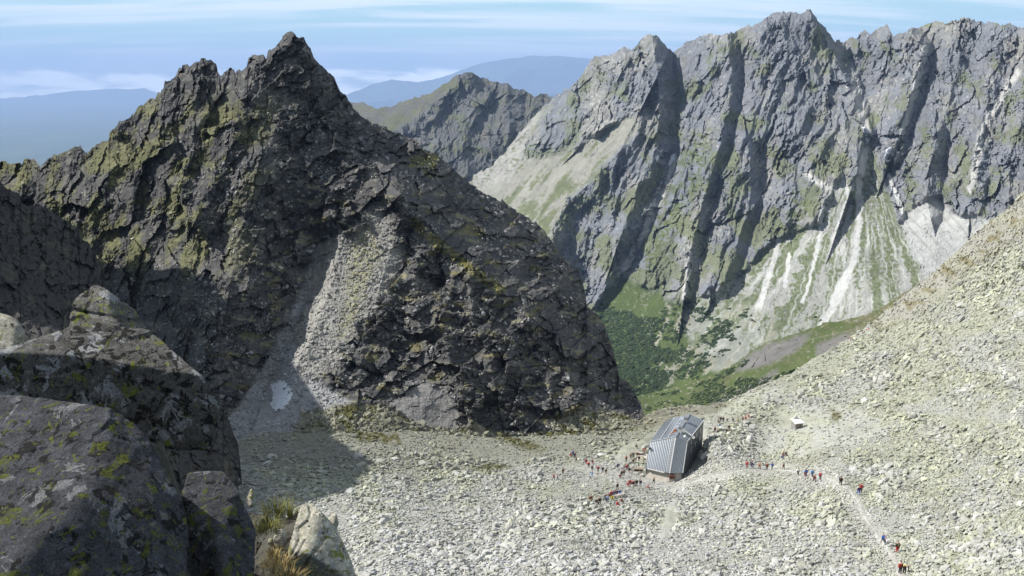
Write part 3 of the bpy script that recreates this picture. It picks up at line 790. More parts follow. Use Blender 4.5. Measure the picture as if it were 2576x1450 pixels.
but.finish(M_peak, np.where(but.U < -150, 110, 10), np.where(but.U < -150, 12, 14))

# an unseen rock tower added outside the frame, shaped so its shadow fills the couloir
tow = Sheet('unseen_shadow_tower', [(-900, -160), (-600, -60), (-435, 4), (-340, -2), (-267, 8), (-230, 20), (-190, 78), (-150, 110), (-124, 128), (-112, 190), (-105, 320)], [(-900, 700), (-105, 700)],
            [(-900, -160, 300), (-600, -60, 292), (-435, 4, 278), (-340, -2, 268), (-267, 8, 255), (-190, 78, 251), (-124, 128, 246), (-108, 220, 214), (-105, 700, 200), (-300, 700, 215), (-600, 700, 235), (-900, 700, 240)], 3.0, jag=20, jag_len=30, seed=27)
tow.rel -= 10 * cells(tow.px / 40, tow.py / 60, 128, 1.6) + 6 * fbm(tow.px / 16, tow.py / 16, 129, 4)
tow.col[:] = (0.06, 0.058, 0.056)
tow.finish(M_peak, 10, 12)

# ------------------------------------------------------------------ boulder slope with the hut
SK_FLD = [(380, 1150), (560, 1120), (660, 1085), (760, 1090), (900, 1085), (1000, 1075), (1150, 1095), (1300, 1098), (1450, 1090), (1560, 1075), (1600, 1062), (1640, 1036), (1680, 1026), (1730, 1021), (1790, 1020), (1830, 1010), (1890, 980), (1950, 955), (1990, 940), (2040, 905), (2080, 885), (2140, 850), (2190, 815), (2240, 770), (2290, 730), (2340, 690), (2400, 640), (2440, 600), (2500, 550), (2545, 518), (2576, 480), (2640, 430), (2760, 350)]
CT_FLD = [(380, 1150, 205), (560, 1120, 208), (660, 1085, 216), (900, 1085, 222), (1000, 1075, 229), (1150, 1095, 230), (1300, 1098, 234), (1450, 1090, 240), (1560, 1075, 248), (1640, 1036, 268), (1730, 1021, 280), (1830, 1010, 290), (1950, 955, 330), (2080, 885, 390), (2190, 820, 425), (2290, 730, 400), (2400, 640, 360), (2500, 550, 325), (2576, 480, 300), (2760, 350, 270),
          (640, 1240, 165), (480, 1300, 150), (800, 1300, 143), (900, 1180, 182), (1000, 1450, 100), (1400, 1450, 99), (1700, 1450, 101), (2050, 1450, 104), (2265, 1425, 103), (2576, 1450, 84), (2760, 1450, 74), (500, 1500, 110), (1300, 1250, 160), (1100, 1250, 158), (1500, 1160, 206), (1690, 1208, 188.3), (1770, 1110, 199), (1600, 1165, 206), (1780, 1110, 207), (1800, 1200, 176), (1850, 1060, 232), (1940, 1165, 184), (2040, 1195, 158), (2115, 1208, 140), (2160, 1230, 134), (2240, 1370, 110), (2050, 1060, 222), (2200, 1000, 232), (2300, 1000, 200), (2300, 850, 300), (2450, 850, 215), (2450, 700, 300), (2576, 900, 168), (2576, 700, 230), (2576, 1200, 112), (2350, 1200, 130), (1500, 1330, 130), (1900, 1330, 130), (1000, 1600, 82), (2000, 1600, 84), (2700, 1600, 66), (1400, 1700, 72), (600, 1700, 80)]
fld = Sheet('boulder_slope', SK_FLD, [(380, 1640), (2760, 1640)], CT_FLD, 3.0, jag=1.5, jag_len=12, seed=29)


def fld_relief(s):
    x, y = s.px, s.py
    f1 = fbm(x / 170, y / 90, 131, 3); f2 = fbm(x / 40, y / 26, 132, 4); f3 = fbm(x / 12, y / 9, 133, 3)
    s.m_slab = np.clip(poly_in(x + 10 * f2, y + 8 * f2, [(1900, 1090), (1960, 1030), (2080, 1010), (2190, 1040), (2240, 1080), (2170, 1110), (2060, 1130), (2010, 1150), (1900, 1140)], 18)
                       + poly_in(x + 5 * f2, y + 5 * f2, [(1545, 1150), (1570, 1120), (1620, 1108), (1632, 1120), (1610, 1140), (1560, 1165)], 7)
                       + poly_in(x + 5 * f2, y + 5 * f2, [(1655, 1350), (1675, 1270), (1700, 1255), (1700, 1310), (1660, 1365)], 7)
                       + poly_in(x + 8 * f2, y + 6 * f2, [(1800, 1040), (1880, 990), (1960, 965), (1990, 975), (1900, 1020), (1830, 1060)], 10) * 0.8
                       + poly_in(x + 14 * f2, y + 10 * f2, [(2190, 810), (2300, 720), (2420, 615), (2560, 500), (2600, 560), (2480, 640), (2340, 770), (2230, 830)], 14) * 0.75, 0, 1)
    s.m_bare = np.clip(poly_in(x + 5 * f2, y + 5 * f2, [(1540, 1160), (1565, 1122), (1620, 1104), (1634, 1118), (1612, 1142), (1560, 1170)], 5) + poly_in(x + 5 * f2, y + 5 * f2, [(1655, 1355), (1675, 1270), (1702, 1252), (1702, 1312), (1660, 1368)], 5), 0, 1)
    r = 5 * f1 + 2.6 * cells((x + y) / 34, (y - 0.3 * x) / 22, 134, 1.1) + 1.6 * cells(x / 14, y / 9, 135, 1.2)
    sl = 8 * cells((x + 0.9 * y + 14 * f2) / 80, (y - 0.4 * x + 10 * f2) / 34, 136, 1.2) + 3 * cells((x + 0.9 * y) / 26, (y - 0.4 * x) / 13, 137, 1.3)
    fade = sstep(0, 40, y - s.top[None]) * 0.7 + 0.3
    s.rel -= (r * (1 - 0.7 * s.m_slab) + sl * s.m_slab) * fade
    s.ridge([(1550, 1158), (1580, 1130), (1618, 1112)], 20, 40, 30)
    s.ridge([(1660, 1350), (1690, 1275)], 9, 22, 22)
    yel = sstep(-0.12, 0.28, f1 + 0.45 * f2 + 0.12 * sstep(1200, 2400, x) - 0.30 * sstep(1180, 1400, y) * sstep(2450, 1900, x))
    yel = np.clip(yel + 0.5 * poly_in(x, y, [(1200, 1350), (1350, 1290), (1600, 1270), (1680, 1290), (1650, 1350), (1450, 1360), (1330, 1380)], 30), 0, 1)
    s.yel = yel
    s.col[:] = (0.31, 0.315, 0.288)
    s.paint(yel * 0.75, (0.298, 0.309, 0.236))
    s.paint(sstep(0.1, 0.5, f3) * 0.2, (0.26, 0.257, 0.235))
    d, _, _ = poly_dist(x + 12 * f2, y + 6 * f2, [(1480, 1180), (1560, 1190), (1640, 1220), (1690, 1225), (1800, 1190), (1960, 1180), (2110, 1215), (2165, 1290), (2230, 1380), (2270, 1450)])
    s.paint(sstep(30, 9, d) * 0.5, (0.42, 0.415, 0.40))
    low = sstep(1220, 1420, y) * sstep(2400, 1700, x)
    s.paint(low * 0.6, (0.40, 0.40, 0.39))
    s.paint(sstep(0.0, 0.4, fbm(x / 110, y / 45, 138, 4) + 0.3 * f2) * 0.5, (0.235, 0.237, 0.205))
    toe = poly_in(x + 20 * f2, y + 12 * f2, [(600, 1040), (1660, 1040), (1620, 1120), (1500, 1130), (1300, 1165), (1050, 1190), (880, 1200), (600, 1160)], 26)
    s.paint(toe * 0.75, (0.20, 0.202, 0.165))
    # moss and grass
    for pts in ([(1190, 1060), (1240, 1075), (1330, 1110), (1370, 1130), (1340, 1140), (1270, 1112), (1200, 1085)], [(1190, 1180), (1240, 1165), (1290, 1175), (1230, 1195)], [(2090, 1030), (2115, 1040), (2110, 1062), (2088, 1056)], [(880, 1080), (1000, 1090), (1010, 1120), (900, 1110)]):
        s.paint(poly_in(x + 12 * f2, y + 8 * f2, pts, 9) * sstep(-0.5, 0.1, f3), (0.085, 0.082, 0.03))
    hi = poly_in(x + 20 * f2, y + 16 * f2, [(2190, 800), (2300, 715), (2420, 610), (2580, 470), (2600, 580), (2440, 690), (2320, 790), (2220, 840)], 16)
    s.paint(hi * 0.5, (0.19, 0.18, 0.145))
    s.paint(hi * sstep(0.05, 0.3, f2 + 0.3 * f3) * 0.7, (0.13, 0.11, 0.048))
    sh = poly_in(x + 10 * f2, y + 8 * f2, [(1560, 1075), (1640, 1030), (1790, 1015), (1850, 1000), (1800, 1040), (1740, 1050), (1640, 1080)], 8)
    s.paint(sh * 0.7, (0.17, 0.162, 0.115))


fld_relief(fld)
_gc_col = fld.col.copy()
fld.col = fld.col * np.where(fld.m_slab[..., None] > 0.5, 1.0, 0.84)  # ground between the boulders darkened, painting in shadowed gaps
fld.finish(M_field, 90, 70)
fld.col = _gc_col
# ------------------------------------------------------------------ foreground boulders
def noise3(p, s, seed, oct=3):
    x, y, z = p[:, 0] / s, p[:, 1] / s, p[:, 2] / s
    return (fbm(x + 0.3 * z, y - 0.2 * z, seed, oct) + fbm(y + 11.3, z + 0.4 * x, seed + 5, oct) + fbm(z - 4.2, x + 0.3 * y, seed + 9, oct)) / 1.9


def lichen_material(name, seed, base=(0.10, 0.098, 0.095), yellow=0.5, pale=0.5, black=0.5, lum=1.0):
    m = bpy.data.materials.new(name); m.use_nodes = True
    t = m.node_tree; t.nodes.clear(); w = NT(t)
    out = w.n('ShaderNodeOutputMaterial'); b = w.n('ShaderNodeBsdfPrincipled')
    b.inputs['Roughness'].default_value = 0.95; b.inputs['Specular IOR Level'].default_value = 0.1
    tc = w.n('ShaderNodeTexCoord')
    mp = w.n('ShaderNodeMapping'); mp.inputs['Location'].default_value = (seed * 3.7, seed * 1.9, seed * 5.3)
    w.l(tc.outputs['Object'], mp.inputs[0]); v = mp.outputs[0]
    n_big = w.noise(v, 1.6, 3, 0.5); n_mid = w.noise(v, 13, 10, 0.72, 0.3); n_fine = w.noise(v, 95, 5, 0.75)
    col = w.ramp(n_mid, [(0.30, tuple(c * 0.45 for c in base)), (0.52, base), (0.72, tuple(c * 1.9 for c in base))])
    col = w.mix(w.math('MULTIPLY', n_big, 0.2), col, (0.085, 0.076, 0.062))
    def patch(scale, lo, hi, color, col, off, det=5, dist=0.6, amount=0.92):
        mp2 = w.n('ShaderNodeMapping'); mp2.inputs['Location'].default_value = (off, off * 2.1, -off)
        w.l(v, mp2.inputs[0])
        n = w.noise(mp2.outputs[0], scale, det, 0.62, dist)
        r = w.n('ShaderNodeMapRange'); w.l(n, r.inputs[0])
        r.inputs[1].default_value = lo; r.inputs[2].default_value = hi; r.inputs[3].default_value = 0; r.inputs[4].default_value = amount
        return w.mix(r.outputs[0], col, color), r.outputs[0]
    col, mp_ = patch(5.2, 0.64 - 0.1 * pale, 0.655 - 0.1 * pale, tuple(lum * c_ for c_ in (0.30, 0.305, 0.315)), col, 1.3, 9, 0.9)
    col, mk = patch(12.0, 0.62 - 0.1 * black, 0.64 - 0.1 * black, (0.018, 0.017, 0.017), col, 4.1, 7, 0.8)
    vo = w.n('ShaderNodeTexVoronoi'); vo.inputs['Scale'].default_value = 26; w.l(v, vo.inputs['Vector'])
    spot = w.n('ShaderNodeMapRange'); w.l(w.math('ADD', vo.outputs['Distance'], w.math('MULTIPLY', n_mid, 0.9)), spot.inputs[0])
    spot.inputs[1].default_value = 0.56; spot.inputs[2].default_value = 0.52
    col = w.mix(w.math('MULTIPLY', spot.outputs[0], 0.8), col, (0.022, 0.021, 0.02))
    col, my = patch(6.5, 0.675 - 0.12 * yellow, 0.73 - 0.12 * yellow, tuple(lum * c_ for c_ in (0.17, 0.19, 0.04)), col, 7.7, 9, 0.9)
    col, my2 = patch(19.0, 0.68 - 0.10 * yellow, 0.72 - 0.10 * yellow, tuple(lum * c_ for c_ in (0.20, 0.225, 0.05)), col, 2.9, 7, 0.7)
    sp = w.ramp(n_fine, [(0.3, (0.4, 0.4, 0.4)), (0.48, (0.95, 0.95, 0.95)), (0.58, (1.2, 1.2, 1.2)), (0.7, (2.1, 2.1, 2.1))])
    col = w.mix(1.0, col, sp, 'MULTIPLY')
    w.l(col, b.inputs['Base Color'])
    h = w.math('ADD', w.math('MULTIPLY', n_mid, 1.0), w.math('MULTIPLY', n_fine, 0.30))
    h = w.math('ADD', h, w.math('MULTIPLY', my, 0.12))
    bp = w.n('ShaderNodeBump'); bp.inputs['Strength'].default_value = 1.0; bp.inputs['Distance'].default_value = 0.05
    w.l(h, bp.inputs['Height']); w.l(bp.outputs[0], b.inputs['Normal'])
    w.l(b.outputs[0], out.inputs[0])
    return m


def nrm(v):
    v = np.asarray(v, float)
    return v / np.linalg.norm(v)


def boulder(name, outline, facets, thick, mat, label, tilts=None, sub=6, k=16, amp=0.02, seed=1, cracks=(), bev=0.03):
    """a solid boulder: the convex body between its traced edges, its front facets and its back, worn round and rough"""
    pts = [rays(x, y) * d for x, y, d in outline]
    c = np.mean(pts, 0); vd = nrm(c)
    c = c + vd * thick * 0.45
    N = []; H = []
    n = len(pts)
    for i in range(n):
        a, b = pts[i], pts[(i + 1) % n]
        mdp = (a + b) / 2; wv = nrm(mdp)
        nn = nrm(np.cross(b - a, wv))
        if nn @ (mdp - c) < 0: nn = -nn
        n2 = nrm(nn * math.cos(R(12)) + wv * math.sin(R(12)))        # the silhouette: the body narrows behind it
        N.append(n2); H.append(n2 @ (mdp - c))
        ph = R(tilts[i] if tilts else 42)
        n2 = nrm(nn * math.cos(ph) - wv * math.sin(ph)); q_ = mdp - nn * 0.0 + wv * bev * thick * 0.0 - nn * bev * thick
        N.append(n2); H.append(n2 @ (q_ + wv * 0.0 - c))
    for (x, y, d, *nv) in facets:
        p = rays(x, y) * d; n2 = nrm(nv)
        N.append(n2); H.append(n2 @ (p - c))
    N.append(vd); H.append(vd @ (np.mean(pts, 0) + vd * thick - c))
    N = np.array(N); H = np.maximum(np.array(H), 0.02)
    bm = bmesh.new()
    bmesh.ops.create_icosphere(bm, subdivisions=sub, radius=1.0)
    bm.verts.ensure_lookup_table()
    W = np.array([v.co[:] for v in bm.verts]); tri = np.array([[v.index for v in f.verts] for f in bm.faces])
    bm.free()
    W /= np.linalg.norm(W, axis=1, keepdims=True)
    q = np.clip(W @ N.T, 0, None) / H
    k = k * 2.2
    qm = q.max(1, keepdims=True)
    t = 1.0 / (qm[:, 0] * ((q / qm) ** k).sum(1) ** (1.0 / k))
    X = W * t[:, None]
    size = np.mean(t)
    g = amp * size * (0.9 * noise3(X + c * 0.0, size * 0.55, seed) + 0.55 * noise3(X, size * 0.2, seed + 20) + 0.42 * noise3(X, size * 0.075, seed + 40) + 0.38 * noise3(X, size * 0.03, seed + 60) + 0.22 * noise3(X, size * 0.014, seed + 80))
    uu = X @ nrm(np.cross(vd, (0, 0, 1))); vv = X @ nrm(np.cross(np.cross(vd, (0, 0, 1)), vd))
    g += amp * size * 1.4 * cells(uu / (size * 0.42) + 0.3 * noise3(X, size * 0.3, seed + 3), vv / (size * 0.34), seed + 70, 0.8)
    X = X * (1 + g / t)[:, None]
    if cracks:
        Pw = X + c
        dd = Pw @ np.array([0, CP, -SP])
        ix = 1288 + F * Pw[:, 0] / dd; iy = 725 - F * (Pw @ np.array([0, SP, CP])) / dd
        front = (W @ -vd) > -0.2
        for cpts, wd, dep in cracks:
            e, _, _ = poly_dist(ix + 4 * fbm(ix / 14, iy / 14, 5, 2), iy, cpts)
            X -= (np.exp(-(e / wd) ** 2) * dep * front / np.linalg.norm(X, axis=1))[:, None] * X
    base = np.array([c[0], c[1], (X[:, 2] + c[2]).min()])
    me = new_mesh(name, X + c - base, tris=tri, smooth=True)
    o = link(name, me, mat, label=label, cat='boulder')
    o.location = base
    return o


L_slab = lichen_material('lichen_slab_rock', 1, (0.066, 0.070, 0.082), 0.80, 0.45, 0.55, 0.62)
L_big = lichen_material('lichen_boulder_rock', 2, (0.125, 0.121, 0.116), 0.6, 0.75, 0.85)
L_top = lichen_material('lichen_top_rock', 3, (0.16, 0.155, 0.145), 0.9, 0.65, 0.55)
L_pale = lichen_material('pale_lichen_rock', 4, (0.46, 0.44, 0.37), 0.85, 0.6, 0.05)

boulder('boulder', [(-120, 920, 5.3), (0, 868, 5.45), (70, 838, 5.5), (150, 822, 5.6), (215, 798, 5.6), (330, 800, 5.6), (400, 813, 5.5), (455, 838, 5.4), (508, 880, 5.3), (545, 930, 5.2), (598, 995, 5.1), (600, 1085, 5.1), (590, 1140, 5.1), (565, 1180, 5.1), (470, 1180, 5.1), (300, 1150, 5.1), (-100, 1080, 5.0)],
        [(430, 866, 5.44, 0.12, -0.99, 0.03), (250, 868, 5.46, 0.04, -0.99, 0.05), (520, 1040, 5.2, 0.40, -0.91, 0.02), (400, 848, 5.36, -0.12, -0.46, 0.88), (540, 1160, 5.0, 0.2, -0.7, -0.6), (90, 880, 5.32, -0.25, -0.70, 0.66), (180, 950, 5.25, 0.06, -0.99, 0.1)],
        1.0, L_big, 'large lichen-spotted boulder overhanging at left with black and pale crusts', sub=7, k=26, amp=0.028, seed=3,
        cracks=[([(430, 985), (385, 1060), (415, 1150)], 5, 0.05), ([(175, 812), (150, 850), (190, 880), (205, 925), (160, 985)], 6, 0.05), ([(400, 812), (330, 822), (262, 830), (240, 812)], 4, 0.03), ([(20, 900), (70, 930), (130, 945), (200, 925)], 5, 0.035)])
boulder('boulder', [(168, 800, 5.9), (172, 772, 5.9), (192, 742, 5.9), (238, 712, 5.9), (250, 712, 5.9), (300, 742, 5.9), (362, 790, 5.9), (385, 830, 5.75), (340, 900, 5.7), (160, 880, 5.7)],
        [(260, 770, 5.72, 0.15, -0.93, 0.33), (215, 750, 5.75, -0.5, -0.6, 0.62), (300, 765, 5.75, 0.25, -0.6, 0.75)],
        0.7, L_top, 'pointed grey-green lichen block perched on top of the large boulder', sub=6, k=26, amp=0.032, seed=11,
        cracks=[([(160, 775), (230, 790), (330, 806), (372, 808)], 4, 0.03)])
boulder('boulder', [(-60, 870, 6.6), (-40, 790, 6.6), (0, 779, 6.6), (38, 790, 6.6), (62, 815, 6.6), (72, 832, 6.6), (70, 1000, 6.6), (-40, 1010, 6.6)],
        [(20, 830, 6.4, -0.1, -0.8, 0.58)], 0.9, L_pale, 'sunlit rounded boulder behind the others in the far left corner', sub=5, k=10, amp=0.03, seed=19)
boulder('rock_slab', [(-260, 900, 3.9), (-40, 922, 4.0), (60, 942, 4.1), (190, 985, 4.2), (330, 1042, 4.25), (400, 1100, 4.2), (450, 1180, 4.1), (480, 1240, 4.0), (500, 1330, 3.9), (506, 1460, 3.8), (480, 1700, 3.4), (-100, 1800, 2.9), (-400, 1300, 3.2)],
        [(220, 1220, 3.62, 0.56, -0.60, 0.56), (440, 1400, 3.66, 0.82, -0.52, 0.24), (60, 1400, 3.3, 0.44, -0.74, 0.50), (300, 1090, 4.05, 0.52, -0.52, 0.67), (330, 1060, 4.2, -0.15, -0.35, 0.92)],
        1.8, L_slab, 'huge sloping rock slab in shade with yellow-green lichen at bottom left', sub=7, k=26, amp=0.022, seed=23,
        cracks=[([(505, 1460), (500, 1330), (470, 1230)], 5, 0.03)])
boulder('rock_slab', [(455, 1185, 5.0), (575, 1178, 5.0), (612, 1225, 4.9), (640, 1285, 4.8), (662, 1345, 4.7), (655, 1420, 4.6), (640, 1520, 4.5), (560, 1700, 4.3), (440, 1700, 4.2), (430, 1300, 4.6)],
        [(560, 1280, 4.62, 0.58, -0.58, 0.57), (590, 1420, 4.42, 0.30, -0.95, 0.0), (640, 1320, 4.7, 0.85, -0.45, 0.28)],
        1.2, L_slab, 'shaded rock slab stepping down to the right under the large boulder', sub=7, k=20, amp=0.026, seed=29)
boulder('boulder', [(672, 1300, 9.108), (716, 1284, 9.108), (762, 1252, 9.174), (776, 1255, 9.174), (806, 1280, 9.108), (846, 1322, 9.108), (862, 1345, 9.042), (880, 1385, 8.976), (898, 1430, 8.844), (925, 1520, 8.712), (700, 1560, 8.448), (716, 1440, 8.580), (655, 1345, 8.712)],
        [(765, 1330, 8.738, -0.22, -0.52, 0.82), (800, 1445, 8.474, 0.12, -0.98, 0.10), (870, 1400, 8.712, 0.85, -0.45, 0.30), (700, 1375, 8.580, -0.1, -0.9, -0.35), (690, 1330, 8.712, -0.5, -0.55, 0.66)],
        1.7, L_pale, 'pointed sunlit boulder with yellow lichen and dark cracks by the grass', sub=7, k=18, amp=0.022, seed=31, bev=0.012,
        cracks=[([(770, 1256), (782, 1285), (775, 1310), (750, 1330), (752, 1358), (735, 1395)], 3, 0.035), ([(820, 1352), (800, 1378), (782, 1398), (760, 1425), (720, 1460)], 3.2, 0.04), ([(768, 1360), (745, 1400), (735, 1420)], 2.5, 0.03)])
# smaller stones by the pointed boulder
for (x, y, d, s, lab) in ((632, 1252, 5.3, (9, 26), 'upright pale stone catching the sun at the edge of the shaded slab'), (705, 1352, 8.844, (18, 26), 'white angular stone leaning beside the pointed boulder'), (681, 1362, 8.976, (9, 9), 'small white stone beside the shaded slab edge'),
                          (839, 1312, 10.032, (14, 24), 'small upright grey stone behind the pointed boulder'), (664, 1488, 7.392, (14, 18), 'small pale stone in the grassy gap at the bottom'), (702, 1482, 7.524, (9, 7), 'tiny pale pebble in the grassy gap between the boulders')):
    w_, h_ = s
    boulder('stone', [(x - w_, y + h_ * .6, d), (x - w_ * .8, y - h_ * .5, d), (x - w_ * .1, y - h_, d), (x + w_ * .7, y - h_ * .7, d), (x + w_, y + h_ * .2, d), (x + w_ * .6, y + h_, d), (x - w_ * .6, y + h_, d)],
            [(x - w_ * .3, y, d - 0.03, -0.5, -0.6, 0.6), (x + w_ * .4, y, d - 0.03, 0.4, -0.9, 0.1)], 0.12, L_pale, lab, sub=4, k=14, amp=0.06, seed=int(x))['category'] = 'stone'


# the crag that carries these boulders
def crag():
    yy = np.linspace(0, 1, 90)[:, None]; xx = np.linspace(0, 1, 150)[None, :]
    X = -9 + 9.2 * xx + 0 * yy; Y = 1.0 + 9.0 * yy + 0 * xx
    Z = -3.3 - 0.6 * np.clip(Y - 4.2, 0, 3.0) - 2.6 * np.clip(Y - 8.7, 0, None) - 5.0 * np.clip(X + 1.25 + 0.5 * np.clip(Y - 4.8, 0, 2.3), 0, None)
    Z = np.maximum(Z, -2.75 - 0.9 * np.clip(5.2 - Y, 0, None) - 3.0 * np.clip(Y - 7.0, 0, None) - 5.0 * np.clip(X + 3.4, 0, None))
    Z += 0.12 * fbm(X / 0.7, Y / 0.7, 141, 4) + 0.16 * cells(X / 0.6, Y / 0.5, 142, 0.8)
    Pt = np.stack([X, Y, Z], -1); n0, n1 = X.shape
    idx = np.arange(n0 * n1).reshape(n0, n1)
    q = np.stack([idx[:-1, :-1], idx[:-1, 1:], idx[1:, 1:], idx[1:, :-1]], -1).reshape(-1, 4)
    sk = Pt[-1].copy(); sk[:, 2] -= 40; sk[:, 1] += 4
    me = new_mesh('rock_outcrop', Pt.reshape(-1, 3), q, colors=np.zeros((n0 * n1, 3)) + (0.062, 0.06, 0.05))
    link('rock_outcrop', me, M_field, kind='structure')


crag()


# grass tufts between the boulders
def blades(n, spread, hgt, seed):
    rg = np.random.default_rng(seed)
    V = []; T = []
    for i in range(n):
        a = rg.uniform(0, 2 * np.pi); r = spread * math.sqrt(rg.uniform(0, 1))
        b = np.array([r * math.cos(a), r * math.sin(a) * 0.7, -0.02])
        h = hgt * rg.uniform(0.5, 1.1); lean = rg.uniform(0.2, 0.9) * h; la = a + rg.uniform(-0.8, 0.8)
        dv = np.array([math.cos(la), math.sin(la), 0]); sd = np.array([-dv[1], dv[0], 0]) * 0.0035
        p0 = b; p1 = b + np.array([0, 0, h * 0.6]) + dv * lean * 0.3; p2 = b + np.array([0, 0, h * 0.95]) + dv * lean
        k = len(V); V += [p0 - sd, p0 + sd, p1 + sd * .8, p1 - sd * .8, p2]
        T += [(k, k + 1, k + 2), (k, k + 2, k + 3), (k + 3, k + 2, k + 4)]
    return np.array(V), T


M_grass = plain('dry_mountain_grass', (0.17, 0.17, 0.045), 0.9, vary=0.5, scale=30)
M_grass2 = plain('straw_grass', (0.26, 0.20, 0.08), 0.9, vary=0.4, scale=30)
for i, (x, y, d, n, sp, hg, mt, lab) in enumerate(((700, 1292, 9.64, 190, 0.18, 0.21, M_grass, 'green grass tuft with thin seed heads behind the white stone'), (735, 1300, 9.70, 120, 0.10, 0.13, M_grass, 'thin grass tuft touching the left flank of the pointed boulder'),
                                               (688, 1395, 8.71, 90, 0.06, 0.10, M_grass2, 'brown grass clump below the small white stone'), (722, 1476, 7.92, 170, 0.13, 0.2, M_grass2, 'straw-coloured grass tuft at the foot of the pointed boulder'),
                                               (690, 1462, 8.05, 120, 0.10, 0.10, M_grass, 'low green plant tuft in the dark gap beside the slab'),
                                               (676, 1330, 8.9, 150, 0.16, 0.14, M_grass, 'dark green grass tuft between the shaded slab and the white stone'), (700, 1425, 8.3, 160, 0.17, 0.15, M_grass2, 'dry grass clump in the middle of the gap below the white stone'))):
    V, T = blades(n, sp, hg, 300 + i)
    me = new_mesh('grass_tuft', V, tris=T)
    o = link('grass_tuft', me, mt, label=lab, cat='grass tuft')
    o.location = at_d(x, y, d)


# ------------------------------------------------------------------ boulders and scree of the slopes
def rock_shapes(n, npts, seed):
    rg = random.Random(seed); shapes = []
    for i in range(n):
        bm = bmesh.new()
        sx, sy, sz = 1.0, rg.uniform(0.55, 0.95), rg.uniform(0.32, 0.75)
        for k in range(npts):
            p = [rg.uniform(-1, 1) for _ in range(3)]
            m = max(abs(c) for c in p); p = [c / m * rg.uniform(0.72, 1.0) for c in p]
            bm.verts.new((p[0] * sx, p[1] * sy, p[2] * sz))
        r = bmesh.ops.convex_hull(bm, input=bm.verts)
        bmesh.ops.delete(bm, geom=[v for v in bm.verts if not v.link_faces], context='VERTS')
        bmesh.ops.triangulate(bm, faces=bm.faces)
        bmesh.ops.recalc_face_normals(bm, faces=bm.faces)
        bm.verts.index_update()
        shapes.append((np.array([v.co[:] for v in bm.verts]), np.array([[v.index for v in f.verts] for f in bm.faces])))
        bm.free()
    return shapes


SHAPES = rock_shapes(28, 12, 5)
BIG_SHAPES = rock_shapes(16, 22, 8)


def rot_frames(normals, rg, lean=0.35, along=0.5):
    n = normals + rg.normal(0, lean, normals.shape)
    n /= np.linalg.norm(n, axis=1, keepdims=True)
    ref = np.stack([np.full(len(n), 0.75), np.full(len(n), 0.55), np.full(len(n), 0.25)], 1) * along + rg.normal(0, 0.6, n.shape)
    x = ref - n * (ref * n).sum(1, keepdims=True); x /= np.linalg.norm(x, axis=1, keepdims=True)
    y = np.cross(n, x)
    return np.stack([x, y, n], -1)


def merge_rocks(name, P, size, Rm, colr, shapes, pick, mat, kind='stuff', label=None):
    VV = []; TT = []; CC = []; k = 0
    for i, (V, T) in enumerate(shapes):
        m = pick == i
        if not m.any(): continue
        W = np.einsum('nij,vj->nvi', Rm[m], V) * size[m][:, None, None] + P[m][:, None, :]
        nn = m.sum()
        VV.append(W.reshape(-1, 3)); CC.append(np.repeat(colr[m], len(V), 0))
        TT.append((T[None] + (k + np.arange(nn) * len(V))[:, None, None]).reshape(-1, 3)); k += nn * len(V)
    me = new_mesh(name, np.concatenate(VV), tris=np.concatenate(TT), colors=np.concatenate(CC))
    o = link(name, me, mat, kind=kind)
    if label: o['label'] = label
    return o


M_stone = rock_material('granite_boulder', 0.9, 0.5, vary=0.30, bump_dist=0.12, fine=5.0)
KEEP = []        # places kept free of rocks: (x, y, radius) in the photograph's units
PATH_PTS = [(1640, 1218), (1700, 1226), (1800, 1196), (1880, 1181), (1960, 1180), (2050, 1196), (2110, 1214), (2150, 1240), (2168, 1290), (2196, 1335), (2230, 1378), (2258, 1425), (2275, 1490)]
PATH2_PTS = [(1640, 1218), (1590, 1200), (1540, 1188), (1480, 1182), (1430, 1172), (1395, 1192)]
# ------------------------------------------------------------------ the mountain hut
M_metal = plain('grey_sheet_metal', (0.46, 0.50, 0.55), 0.5, 0.0, 0.07, 1.5, 0.5)
M_roof = plain('slate_blue_roof_sheet', (0.155, 0.172, 0.20), 0.5, 0.0, 0.10, 1.0, 0.5)
M_metal_d = plain('dark_sheet_metal', (0.13, 0.135, 0.145), 0.5, 0.35, 0.15, 1.2, 0.5)
M_metal_l = plain('bright_metal_trim', (0.55, 0.56, 0.57), 0.4, 0.2, 0.08, 3, 0.5)
M_panel = plain('pale_roof_panel', (0.28, 0.31, 0.36), 0.35, 0.2, 0.1, 3, 0.6)
M_conc = plain('pale_concrete', (0.42, 0.395, 0.35), 0.9, vary=0.15, scale=1.5)
M_wood = plain('weathered_wood', (0.23, 0.18, 0.14), 0.85, vary=0.3, scale=4)
M_wood_l = plain('grey_planks', (0.42, 0.38, 0.34), 0.85, vary=0.2, scale=3)
M_brown = plain('brown_rusty_box', (0.10, 0.05, 0.035), 0.8, vary=0.3, scale=3)
M_rust = plain('orange_brown_metal', (0.30, 0.12, 0.04), 0.8, vary=0.3, scale=3)
M_white = plain('white_painted_sheet', (0.58, 0.58, 0.56), 0.6, vary=0.05, scale=3)
M_glass = plain('dark_window_glass', (0.02, 0.025, 0.03), 0.1, vary=0.1, spec=0.6)

E = at_d(1699.9, 1100.7, 187.0); G = at_z(1735, 1044.2, E.z)
Fv = at_z(1728.5, 1113.9, E.z - 1.2); Hh = at_z(1770.3, 1058.8, E.z - 1.2)
Dv = at_z(1634.6, 1113.1, E.z - 2.7); Iv = at_z(1669.8, 1064, E.z - 2.7); Jv = at_z(1695, 1052.2, E.z - 1.5)
ZB = E.z - 7.8
Bv = at_z(1684.5, 1190.9, ZB); Av = at_z(1625.1, 1176.9, ZB); Cv = at_z(1717.5, 1190.1, ZB)
AX = (G - E).normalized()
Zlow = ZB - 7.0


